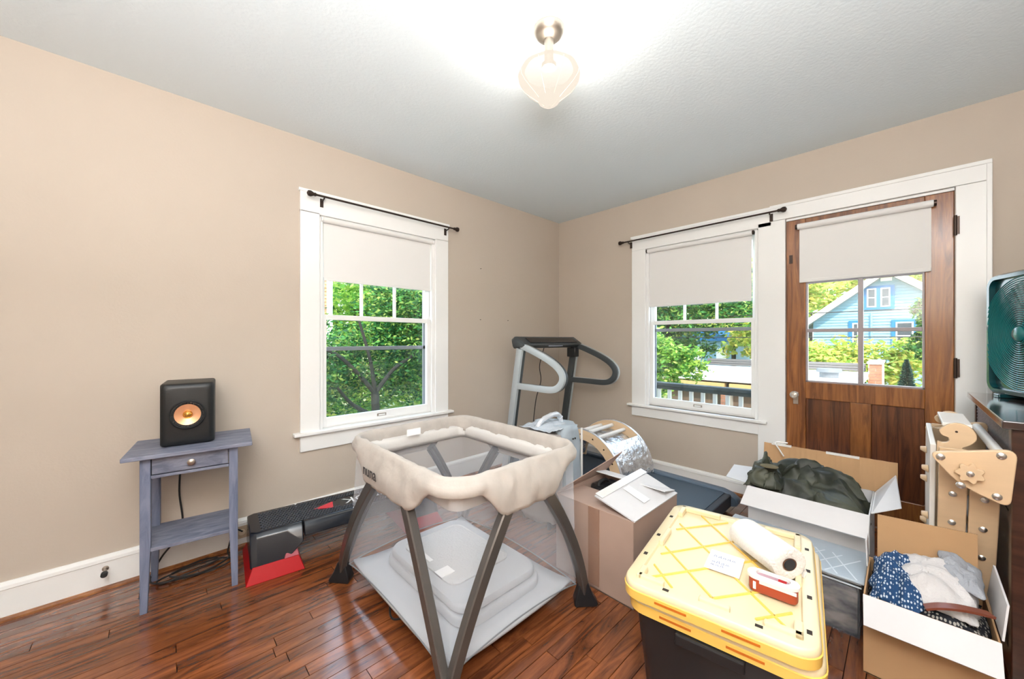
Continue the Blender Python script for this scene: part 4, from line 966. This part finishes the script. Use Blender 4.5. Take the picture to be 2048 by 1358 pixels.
# tape dispenser
TD = thing('tape_dispenser', 'small red-brown and white tape dispenser on the yellow lid', 'tape dispenser', (-1.914, -2.392, zt_), R(95-180))
rb = mat('red_brown_label', (.40, .06, .02), .4)
def ov(w, d, r, z, cx=0): return [(p[0]+cx, p[1], z) for p in rrect(w, d, r, 6)]
MB().loft([ov(.112, .040, .015, .002), ov(.116, .046, .018, .006), ov(.116, .046, .018, .034), ov(.112, .042, .016, .038)]).build('tape_case', rb, TD, local=True, smooth=1)
m = MB(); rg = [ov(.124, .052, .024, .038), ov(.124, .052, .024, .046), ov(.082, .030, .014, .048), ov(.082, .030, .014, .038)]
rs = [m.ring(r_) for r_ in rg]; n = len(rs[0])
for i in range(4):
    p_, q_ = rs[i], rs[(i+1) % 4]
    for k in range(n): m.bm.faces.new((p_[k], p_[(k+1) % n], q_[(k+1) % n], q_[k]))
m.build('white_rim', 'plywhite', TD, local=True, smooth=1)
MB().loft([ov(.08, .028, .013, .038), ov(.08, .028, .013, .041)]).build('tape_window', mat('mauve_film', (.42, .25, .30), .15), TD, local=True)
MB().box(.012, .032, -.009, .009, .041, .0435).build('red_tab', 'red', TD, local=True, bev=.002)
MB().box(-.045, -.038, -.0245, -.0225, .010, .030).build('white_stripe', 'paper', TD, local=True)
MB().box(-.03, .056, -.0245, -.0228, .028, .0375).build('clear_band', 'clear', TD, local=True, bev=.001)
TD.scale = (1.06, 1.06, 1.1)
# ================================================================ cabinet, fan
CN = thing('cabinet', 'dark brown cabinet with slatted woven side at the right edge', 'cabinet', (-.68, -3.15, 0))
cx0, cx1, cy0, cy1, ct = -1.17, -.2, -3.44, -2.918, .925
M['woven'] = 'wicker'
MB().box(cx0-.02, cx1+.01, cy0-.0, cy1+.022, ct-.028, ct).build('cabinet_top', mat('polished_dark_top', (.05, .028, .024), .12, coat=.6), CN, bev=.004)
MB().box(cx0+.002, cx1, cy0, cy1-.012, .03, ct-.029).build('carcass', 'darkwood', CN)
for a, b in ((cx0, cx0+.05), (cx1-.05, cx1)): MB().box(a, b, cy1-.05, cy1, 0, ct-.029).build('stile', 'darkwood', CN, bev=.003)
MB().box(cx0, cx0+.03, cy0+.0, cy0+.05, 0, ct-.029).build('stile', 'darkwood', CN, bev=.003)
MB().box(cx0+.05, cx1-.05, cy1-.012, cy1-.001, .03, .12).build('bottom_rail', 'darkwood', CN)
wm_ = mat('woven_strip', (.13, .11, .11), .4, noise_amt=.3, noise_scale=60)
z = .60; sl = []
while z < ct-.035:
    MB().hexa([(cx0+.05, cy1-.012, z), (cx1-.05, cy1-.012, z), (cx1-.05, cy1-.004, z), (cx0+.05, cy1-.004, z), (cx0+.05, cy1-.012, z+.0125), (cx1-.05, cy1-.012, z+.0125), (cx1-.05, cy1-.008, z+.0125), (cx0+.05, cy1-.008, z+.0125)]).build('slat', wm_, CN); z += .0155
MB().box(cx0+.05, cx1-.05, cy1-.012, cy1-.001, .56, .598).build('middle_rail', 'darkwood', CN)
FN = thing('box_fan', 'dark teal ribbed box fan standing on the dark cabinet', 'fan', (-.50, -3.03, ct), R(19.5))
fw, fh, ft = .49, .575, .10     # local: x along width (towards the far wall), y out of the face to the room
M['tealdk'] = mat('teal_shell', (.006, .055, .065), .22, coat=.5)
def fr(w_, h_, r, y, zc=.3): return [(p[0], y, p[1]+zc) for p in rrect(w_, h_, r, 6)]
m = MB(); rg = [fr(fw-.02, fh-.02, .05, -ft), fr(fw, fh, .06, -ft+.012), fr(fw, fh, .06, -.012), fr(fw-.016, fh-.016, .054, 0), fr(fw-.05, fh-.05, .04, 0), fr(fw-.056, fh-.056, .04, -.02)]
m.loft(rg); m.build('fan_housing', 'tealdk', FN, local=True, smooth=1)
zc = .3
def ell(rx, rz, y, n=72): return [(math.cos(2*PI*k/n)*rx, y, zc+math.sin(2*PI*k/n)*rz) for k in range(n)]
k = 0; rr_ = .03
while rr_ < .262:
    # concentric grille wires, trimmed to the housing
    pts = [(p[0], p[1], p[2]) for p in ell(rr_, rr_, -.001+.012*(1-(rr_/.27)**2), 72)]
    lim = fw/2-.024; run = []
    m = MB()
    if rr_ < lim: m.tube(pts, .0026, 6, closed=True)
    else:
        aa = math.degrees(math.acos(lim/rr_))
        for a0, a1 in ((aa, 180-aa), (180+aa, 360-aa)):
            if a0 > 180: m.build('grille_ring', 'teal', FN, local=True, smooth=1); m = MB()
            m.tube([(math.cos(R(a0+(a1-a0)*q/30))*rr_, -.001+.012*(1-(rr_/.27)**2), zc+math.sin(R(a0+(a1-a0)*q/30))*rr_) for q in range(31)], .0026, 6)
    m.build('grille_ring', 'teal', FN, local=True, smooth=1); rr_ += .0098
MB().lathe((0, 0, zc), [(.034, .004), (.034, .014), (.026, .022), (.005, .024)], 28, 'y').build('hub', 'teal', FN, local=True, smooth=1)
for q in range(8):
    a_ = 2*PI*q/8+.2; r1 = min(.255, (fw/2-.025)/max(.01, abs(math.cos(a_))))
    MB().tube([(math.cos(a_)*.03, .006, zc+math.sin(a_)*.03), (math.cos(a_)*r1, -.006, zc+math.sin(a_)*r1)], .002, 6).build('grille_spoke', 'teal', FN, local=True)
for q in range(5):
    a_ = 2*PI*q/5; a2 = a_+.8
    MB().grid(lambda u, v: (math.cos(a_+.8*v)*(.04+.125*u), -.03-.016*v+.004, zc+math.sin(a_+.8*v)*(.04+.125*u)), 6, 6).build('fan_blade', 'tealdk', FN, local=True, solid=.002, smooth=2)
for x in (-.13, .13): MB().box(x-.02, x+.02, -.12, .02, 0, .018).build('foot', 'tealdk', FN, local=True, bev=.004)
# ================================================================ climbing triangle
CT = thing('climbing_triangle', 'folded birch climbing triangle with star knob leaning between the door and cabinet', 'climbing frame', (-.95, -2.83, 0))
def lean(x_top, z): return x_top+(.87-z)*.33
def board(name, y0, y1, xt, z0, z1, th_=.02, m='ply'):
    a, b = lean(xt, z0), lean(xt, z1)
    return MB().hexa([(a, y0, z0), (a+th_, y0, z0), (a+th_, y1, z0), (a, y1, z0), (b, y0, z1), (b+th_, y0, z1), (b+th_, y1, z1), (b, y1, z1)]).build(name, m, CT, bev=.003)
XT = -1.185
for xt in (XT, -.62):
    for y0, y1 in ((-2.828, -2.757), (-2.903, -2.833)):
        board('frame_board', y0, y1, xt, .0, .80)
for z in (.62, .50, .38):
    for y in (-2.793, -2.868):
        x = lean(XT, z); MB().lathe((x, y, z), [(.011, .0), (.010, -.004), (.004, -.007)], 14, 'x').build('bolt', 'steel', CT, smooth=1)
def rpoly(pts, n=6, k=.22):
    out = []
    N = len(pts)
    for i in range(N):
        p, a, b = Vector(pts[i][:2]), Vector(pts[i-1][:2]), Vector(pts[(i+1) % N][:2])
        r = pts[i][2]; u = (a-p).normalized()*r; v = (b-p).normalized()*r
        for q in range(n+1):
            t = q/n; out.append(tuple((1-t)**2*(p+u)+2*t*(1-t)*p+t*t*(p+v)))
    return out
plate = rpoly([(-2.728, .785, .028), (-2.928, .835, .035), (-2.912, .635, .03), (-2.80, .685, .05)])
for xt in (XT-.026, -.60):
    MB().prism(plate, (xt, 0, 0), (0, 1, 0), (0, 0, 1), (1, 0, 0), .022).build('corner_plate', 'ply', CT, bev=.003)
px_ = XT-.026
for y, z in ((-2.758, .775), (-2.893, .808), (-2.884, .668), (-2.805, .685)):
    MB().lathe((px_, y, z), [(.012, .0), (.011, -.004), (.005, -.007)], 16, 'x').build('bolt', 'steel', CT, smooth=1)
star = [(-2.825+math.cos(2*PI*k/48)*(.030+.005*math.cos(7*2*PI*k/48)), .735+math.sin(2*PI*k/48)*(.030+.005*math.cos(7*2*PI*k/48))) for k in range(48)]
kb = MB().prism(star, (px_-.022, 0, 0), (0, 1, 0), (0, 0, 1), (1, 0, 0), .021).build('star_knob', 'ply', CT, bev=.002)
MB().lathe((px_-.022, -2.825, .735), [(.010, .0), (.009, -.004), (.004, -.006)], 14, 'x').build('knob_bolt', 'steel', kb, smooth=1)
for y, z in ((-2.893, .808),):
    MB().cyl((px_+.022, y, z), (-.60, y, z), .015, n=16).build('rung', 'plywhite', CT, smooth=1)
for z in (.15, .3, .45, .6):
    MB().cyl((lean(XT, z)+.02, -2.868, z), (lean(-.62, z), -2.868, z), .015, n=16).build('rung', 'plywhite', CT, smooth=1)
RB = thing('climbing_ramp', 'white faced climbing ramp with two hooked ears leaning beside the birch triangle', 'climbing ramp', (-.75, -2.74, 0))
m = MB(); m.hexa([(-.88, -2.752, 0), (-.50, -2.752, 0), (-.50, -2.736, 0), (-.88, -2.736, 0), (-1.12, -2.752, .80), (-.72, -2.752, .82), (-.72, -2.736, .82), (-1.12, -2.736, .80)])
m.build('ramp_board', 'plywhite', RB, bev=.003)
for i, (x, z) in enumerate(((-1.02, .68), (-.86, .60), (-.98, .48), (-.80, .40), (-.9, .30), (-.84, .72))):
    MB().loft([[(x+math.cos(2*PI*k/12)*.022, -2.735, z+math.sin(2*PI*k/12)*.016) for k in range(12)], [(x+.006+math.cos(2*PI*k/12)*.014, -2.716, z+.003+math.sin(2*PI*k/12)*.008) for k in range(12)]]).build('climbing_hold', 'ply', RB, bev=.003)
ear = []
E0 = [(-2.765, .70), (-2.785, .655), (-2.815, .68), (-2.835, .72), (-2.842, .755), (-2.84, .775), (-2.82, .787), (-2.835, .80), (-2.852, .82), (-2.853, .845), (-2.84, .868), (-2.815, .88), (-2.79, .876), (-2.772, .86), (-2.762, .845), (-2.77, .828), (-2.785, .822), (-2.785, .806), (-2.77, .80), (-2.757, .802), (-2.755, .78), (-2.757, .74)]
ear = [(q.x, q.y) for q in catm([(a, b, 0) for a, b in E0+[E0[0]]], 3)][:-1]
for xt in (-1.06, -.72):
    MB().prism(ear, (xt, 0, 0), (0, 1, 0), (0, 0, 1), (1, 0, 0), .02).build('hooked_ear', 'ply', RB, bev=.002)
MB().box(-1.038, -.722, -2.846, -2.77, .862, .876).build('top_board', 'plywhite', RB, bev=.003)
for xt in (-1.06, -.72): MB().cyl((xt, -2.805, .848), (xt-.002, -2.805, .848), .004, n=8).build('screw', 'bronze', RB)
# ================================================================ outdoors
G = -2.6
g = MB(); 
def gnd(u, v): 
    x = -60+120*u; y = -60+140*v
    return (x, y, G+.25*noise.noise(Vector((x*.1, y*.1, 0))))
g.grid(gnd, 40, 40).build('ground', 'grass', None)['kind'] = 'structure'
def leaves(crowns, n, size, seed):
    rnd = random.Random(seed); vs = []; fs = []
    tot = sum(c[3]*c[4]*c[5] for c in crowns)
    for cx, cy, cz, rx, ry, rz in crowns:
        k = int(n*rx*ry*rz/tot); cl = [(rnd.gauss(0, 1), rnd.gauss(0, 1), rnd.gauss(0, 1)) for _ in range(max(8, k//60))]
        cl = [(Vector(c).normalized()*rnd.uniform(.35, 1)) for c in cl]
        for _ in range(k):
            c = rnd.choice(cl); p = Vector((cx+(c.x+rnd.gauss(0, .13))*rx, cy+(c.y+rnd.gauss(0, .13))*ry, cz+(c.z+rnd.gauss(0, .10))*rz))
            d_ = Vector((rnd.gauss(0, 1), rnd.gauss(0, 1), rnd.gauss(0, .5))).normalized(); e = d_.cross(Vector((rnd.gauss(0, 1), rnd.gauss(0, 1), rnd.gauss(0, 1)))).normalized()
            s_ = size*rnd.uniform(.6, 1.4); b = len(vs)
            vs += [p-d_*s_, p-e*s_*.4, p+d_*s_, p+e*s_*.4]; fs.append((b, b+1, b+2, b+3))
    return vs, fs
def tree(label, base, top, crowns, n, size, m, seed, tr=.12, branches=(), cat='tree', name='tree', grp=None):
    t = thing(name, label, cat, tuple(base), group=grp)
    vs, fs = leaves(crowns, n, size, seed); me = bpy.data.meshes.new('foliage')
    me.from_pydata([v-Vector(base) for v in vs], [], fs); me.materials.append(M[m])
    o = bpy.data.objects.new('foliage', me); C.objects.link(o); o.parent = t; o['kind'] = 'stuff'
    if tr:
        MB().tube(catm([base, (base[0]*.6+top[0]*.4+.08, base[1]*.6+top[1]*.4, base[2]*.6+top[2]*.4), top], 6), [tr]*5+[tr*.8]*8, 10).build('trunk', 'bark', t, smooth=1)
        for br in branches: MB().tube(catm(br, 5), [tr*.5*(1-.5*k/(5*(len(br)-1))) for k in range(5*(len(br)-1)+1)], 8).build('branch', 'bark', t, smooth=1)
    return t
f0 = (-.98, 2.6, .42)
tree('green tree with forked dark trunk close outside the left window', (-1.02, 2.6, G), f0, [(-.35, 3.0, 1.7, .7, .7, .8), (-1.9, 2.9, .75, .8, .6, .6), (.1, 3.1, 1.1, .9, .8, .9), (-1.0, 3.4, .8, 1.3, .5, .75)], 30000, .036, 'leaf_dark', 1, .07,
     [[f0, (-1.25, 2.6, .75), (-1.5, 2.65, 1.0), (-1.75, 2.7, 1.1)], [f0, (-.7, 2.6, .75), (-.35, 2.65, .95), (0, 2.7, 1.2)], [f0, (-1.05, 2.6, .9), (-1.2, 2.65, 1.5)], [(-1.0, 2.6, .1), (-1.3, 2.6, .3), (-1.5, 2.6, .55)]])
tree('bright green tree filling the top of the left window', (.6, 7.5, G), (.6, 7.5, 2), [(2.1, 7, 2.6, 2.5, 1.8, 1.8), (3.2, 7.6, 1.2, 2.0, 1.6, 1.6)], 28000, .075, 'leaf_green', 2, .15)
tree('yellow-green shrubs low behind the forked tree', (-.5, 5.2, G), (-.5, 5.2, -1), [(.3, 4.5, -.5, 2.8, .55, 1.4)], 12000, .06, 'leaf_green', 3, .04, cat='shrub', name='shrub')
tree('far tall green tree behind the left window trees', (1.5, 14, G), (1.5, 14, 3), [(0, 14, 2.5, 6.5, 2.5, 3.5), (6.0, 13, 2.5, 4.0, 2.5, 3.5)], 12000, .2, 'leaf_green', 4, .25)
# brick house seen at the far left of the left window
BH = thing('brick_house', 'tan brick house glimpsed at the left of the left window', 'house', (-2.5, 6.8, G))
MB().box(-4.4, -.80, 5.3, 8.3, G, 4).build('brick_wall', mat('tan_brick', (.45, .25, .13), .9, noise_amt=.2, noise_scale=8), BH)
m = MB()
for k in range(90): m.box(-4.4, -.80, 5.285, 5.3, G+.07*k+.0, G+.07*k+.055)
m.build('brick_courses', mat('tan_brick_face', (.52, .30, .16), .9, noise_amt=.25, noise_scale=8), BH)['kind'] = 'stuff'
wf = MB().box(-.80, -.70, 5.25, 8.3, G, 4).build('corner_board', 'white', BH); MB().box(-.795, -.705, 5.245, 5.25, 1.55, 2.45).build('pane', mat('bright_pane', (.75, .78, .8), .3), wf)
# ---- porch
PO = thing('porch', 'porch deck with white balusters and dark rail outside the door', 'porch', (1.0, -1.4, -.2))
for k in range(10): MB().box(.15+k*.145, .15+k*.145+.14, -3.6, .8, -.06, -.03).build('deck_board', 'charcoalrail', PO)
MB().box(.16, 1.6, -3.6, .8, -.22, -.061).build('deck_frame', 'plywhite', PO)
MB().box(1.455, 1.56, -3.6, .8, .60, .645).build('top_rail', 'charcoalrail', PO, bev=.008)
MB().box(1.48, 1.53, -3.6, .8, .56, .598).build('under_rail', 'charcoalrail', PO)
MB().box(1.475, 1.535, -3.6, .8, .02, .06).build('foot_rail', 'plywhite', PO)
y = .76
while y > -3.6:
    MB().box(1.485, 1.525, y-.02, y+.02, .06, .56).build('baluster', 'plywhite', PO, bev=.003); y -= .135
for y in (.8, -3.6):
    for x in (1.5,): MB().box(x-.045, x+.045, y-.045, y+.045, -2.6, .70).build('post', 'plywhite', PO, bev=.005)
# ---- garage with flat white roof
GA = thing('garage', 'low garage with flat white roof and brick piers behind the porch', 'garage', (7, -.7, G))
gx0, gx1, gy0, gy1 = 6.2, 9.4, -2.02, 1.5
MB().box(gx0, gx1, gy0, gy1, G, .28).build('wall', 'brownwall', GA)
MB().box(gx0-.25, gx1, gy0-.1, gy1+.1, .33, .40).build('flat_roof', mat('white_roofing', (.85, .85, .86), .6), GA)
MB().box(gx0-.27, gx0-.25, gy0-.1, gy1+.1, .26, .42).build('fascia', 'plywhite', GA)
MB().box(gx0-.22, gx0-.05, gy0, gy1, .24, .33).build('eave_board', 'brownwall', GA)
MB().box(gx0-.30, gx0-.06, gy0+.1, .0, .13, .22).build('beam', 'beam', GA); MB().box(gx0-.30, gx0-.06, .1, gy1, .13, .22).build('beam', 'beam', GA)
for k in range(3): MB().box(gx1-.12, gx1+.05, gy0, gy1+.1, .42+k*.065, .42+k*.065+.055).build('parapet_board', mat('grey_timber%d' % k, (.14, .12, .11), .9), GA)
def bricks(par, x, y0, y1, z0, z1, nx=1, bw=.21, bh=.07):
    rnd = random.Random(8); mm = MB(); z = z0; r_ = 0
    while z < z1:
        y = y0-(r_ % 2)*bw/2
        while y < y1:
            a, b = max(y, y0), min(y+bw-.012, y1)
            if b-a > .02: mm.box(x-.012+rnd.uniform(-.003, .003), x+.01, a, b, z, z+bh-.012)
            y += bw
        z += bh; r_ += 1
    mm.build('bricks', 'brick', par)['kind'] = 'stuff'
for y0, y1 in ((.0, .16), (-1.5, -1.3)):
    MB().box(gx0-.31, gx0, y0, y1, G, .12).build('brick_pier', mat('mortar', (.5, .42, .36), .9), GA); bricks(GA, gx0-.31, y0, y1, -1.6, .12)
pr_ = MB().box(gx1-1.2, gx1+.2, gy0-.32, gy0-.1, G, .66).build('brick_end_wall', mat('mortar2', (.55, .36, .28), .9), GA); bricks(GA, gx1-1.2, gy0-.32, gy0-.1, -.4, .62)
MB().box(gx1-1.25, gx1+.25, gy0-.34, gy0-.08, .66, .70).build('coping', 'plywhite', GA)
MB().lathe((7.0, -1.58, .40), [(.16, 0), (.16, .10), (.22, .12), (.20, .19), (.05, .20)], 20).build('roof_vent', mat('grey_vent', (.14, .14, .14), .6), GA, smooth=1)
# ---- blue house
HX = 18.0; HO = thing('blue_house', 'pale blue gabled house with bright blue window trim seen through the door glass', 'house', (HX+3, -2.2, G))
ya_, yl_, yr_, zr, ze = -2.2, .12, -4.55, 3.97, 2.10
m = MB(); m.prism([(yl_, G), (yl_, ze), (ya_, zr), (yr_, ze), (yr_, G)], (HX, 0, 0), (0, 1, 0), (0, 0, 1), (1, 0, 0), 7).build('wall', 'bluesiding', HO)
z = -.6; 
while z < zr-.1:
    t = 1 if z < ze else max(0, (zr-z)/(zr-ze)); a = ya_+(yl_-ya_)*t; b = ya_+(yr_-ya_)*t
    MB().hexa([(HX-.035, b, z), (HX, b, z), (HX, a, z), (HX-.035, a, z), (HX-.008, b, z+.118), (HX, b, z+.118), (HX, a, z+.118), (HX-.008, a, z+.118)]).build('clapboard', 'bluesiding', HO); z += .12
for s, (ye) in ((1, yl_), (-1, yr_)):
    n_ = .5
    yo = ye+s*.42; zo = ze-.42*(zr-ze)/(abs(ye-ya_))
    MB().slab([(HX-.45, yo, zo), (HX-.45, ya_, zr), (HX+7, ya_, zr), (HX+7, yo, zo)], .12 if s < 0 else -.12).build('roof_slope', 'roofgrey', HO)
    MB().hexa([(HX-.52, yo, zo-.16), (HX-.45, yo, zo-.16), (HX-.45, ya_, zr-.16), (HX-.52, ya_, zr-.16), (HX-.52, yo, zo+.12), (HX-.45, yo, zo+.12), (HX-.45, ya_, zr+.12), (HX-.52, ya_, zr+.12)]).build('barge_board', 'plywhite', HO)
def hwin(y0, y1, z0, z1, n=1):
    f = MB().box(HX-.09, HX-.04, y0, y1, z0, z1).build('window', 'bluetrim', HO); w_ = (y1-y0-.12*(n+1))/n
    for k in range(n):
        a = y0+.12+k*(w_+.12)
        MB().box(HX-.11, HX-.09, a, a+w_, z0+.10, z1-.10).build('sash', 'plywhite', f)
        MB().box(HX-.12, HX-.11, a+.045, a+w_-.045, z0+.145, (z0+z1)/2-.015).build('pane', 'pane_dark', f)
        MB().box(HX-.12, HX-.11, a+.045, a+w_-.045, (z0+z1)/2+.025, z1-.145).build('pane', 'pane_dark', f)
hwin(-2.42, -1.50, 2.42, 3.38, 2); hwin(-1.5, -1.06, .7, 1.99, 1); hwin(-3.05, -2.33, .7, 1.99, 1)
MB().box(HX-.08, HX-.02, -2.35, -2.02, 3.55, 3.72).build('gable_vent', 'plywhite', HO)
MB().cyl((HX-.1, -1.75, -1), (HX-.1, -1.75, 2.3), .035, n=8).build('conduit', 'bluesiding', HO)
# second blue house beyond
H2 = thing('distant_blue_house', 'small blue house behind branches seen through the window beside the door', 'house', (24, 7, G))
MB().box(24, 28, 5.0, 8.8, G, 1.1).build('wall', 'bluesiding', H2); MB().prism([(4.7, 1.1), (9.1, 1.1), (6.9, 2.0)], (23.8, 0, 0), (0, 1, 0), (0, 0, 1), (1, 0, 0), 6.4).build('roof', 'bluetrim', H2)
MB().box(23.9, 24, 5.4, 6.0, -.2, .6).build('window', 'plywhite', H2); MB().box(23.9, 24, 7, 7.6, -.2, .6).build('window', 'plywhite', H2)
# trees on this side
tree('bright green tree beside the porch at the left of the window by the door', (3.6, 1.6, G), (3.6, 1.5, .6), [(3.6, .75, .98, .55, .5, .5), (3.5, .85, .45, .5, .6, .45), (3.6, .15, .75, .38, .42, .38)], 16000, .045, 'leaf_green', 11, .06)
tree('dark green tree behind the upper panes of the window by the door', (12, 4.0, G), (12, 4, 2), [(12, 3.6, 2.9, 1.6, 3.6, 1.7), (13, 4.2, 1.1, 1.0, 1.6, 1.2)], 20000, .09, 'leaf_dark', 12, .14)
tree('yellow-green tree between the two blue houses', (19, 3.6, G), (19, 3.6, 2), [(18.5, 2.6, 1.5, 1.5, 1.5, 1.6), (21, 2.4, 4.0, 2.2, 2.6, 2.0)], 12000, .16, 'leaf_yellow', 13, .14)
tree('pale green tall tree beside the gable of the blue house', (27, 1.5, G), (27, 1.5, 3), [(28, 0, 5.0, 2.5, 5.5, 3.4), (30, 8.5, 2.5, 2, 6.5, 3)], 12000, .24, 'leaf_yellow', 14, .2)
tree('green tree over the right roof slope of the blue house', (27, -8.5, G), (27, -8.5, 3), [(28, -8.6, 5.6, 2.2, 2.4, 2.0)], 6000, .22, 'leaf_green', 15, .2)
tree('yellow-green shrubs behind the flat roofed garage', (13, -1, G), (13, -1, -1), [(13.2, -.6, .35, .9, 1.9, .95), (13.3, -2.5, .25, .6, 1.0, .9), (13, .6, .2, .7, .6, .9)], 12000, .09, 'leaf_yellow', 16, .05, cat='shrub', name='shrub')
tree('dark leafed tree at the right edge of the door glass', (12.0, -3.3, G), (12.0, -3.2, 1.6), [(12.0, -3.12, 1.75, .3, .32, .85), (12.0, -3.0, .95, .3, .3, .35)], 3200, .07, 'leaf_dark', 17, .05)
CO = thing('conifer', 'dark cone shaped conifer behind the garage brick wall', 'tree', (11.4, -2.72, G))
rnd = random.Random(9); vs, fs = [], []
for k in range(6000):
    h = rnd.random()**1.3; r_ = .42*(1-h)**.8*math.sqrt(rnd.random()); a = rnd.uniform(0, 2*PI); p = Vector((math.cos(a)*r_, math.sin(a)*r_, 1.0+h*2.25))
    d_ = Vector((math.cos(a), math.sin(a), rnd.uniform(-.2, .8))).normalized(); e = d_.cross(Vector((rnd.gauss(0, 1), rnd.gauss(0, 1), 1))).normalized(); s_ = .05; b = len(vs)
    vs += [p-d_*s_, p-e*s_*.3, p+d_*s_, p+e*s_*.3]; fs.append((b, b+1, b+2, b+3))
me = bpy.data.meshes.new('foliage'); me.from_pydata(vs, [], fs); me.materials.append(mat('conifer_green', (.01, .05, .035), .9)); o = bpy.data.objects.new('foliage', me); C.objects.link(o); o.parent = CO; o['kind'] = 'stuff'
MB().cyl((11.4, -2.72, G), (11.4, -2.72, G+2.2), .09, n=10).build('trunk', 'bark', CO)
for i, (z, wl) in enumerate(((1.62, 'upper overhead wire crossing the blue house'), (1.27, 'lower overhead wire crossing in front of the shrubs'))):
    pass
for z, s_, wl in ((2.02, .10, 'upper black overhead wire crossing the gable of the blue house'), (1.27, .06, 'lower black overhead wire passing below the door glass bar')):
    o = MB().tube([(11.5, 9-20*k/16, z+s_*(abs(k-8)/8)**2) for k in range(17)], .016, 6).build('overhead_wire', 'rubber', None, loc=(11.5, -1, z)); tag(o, wl, 'wire')
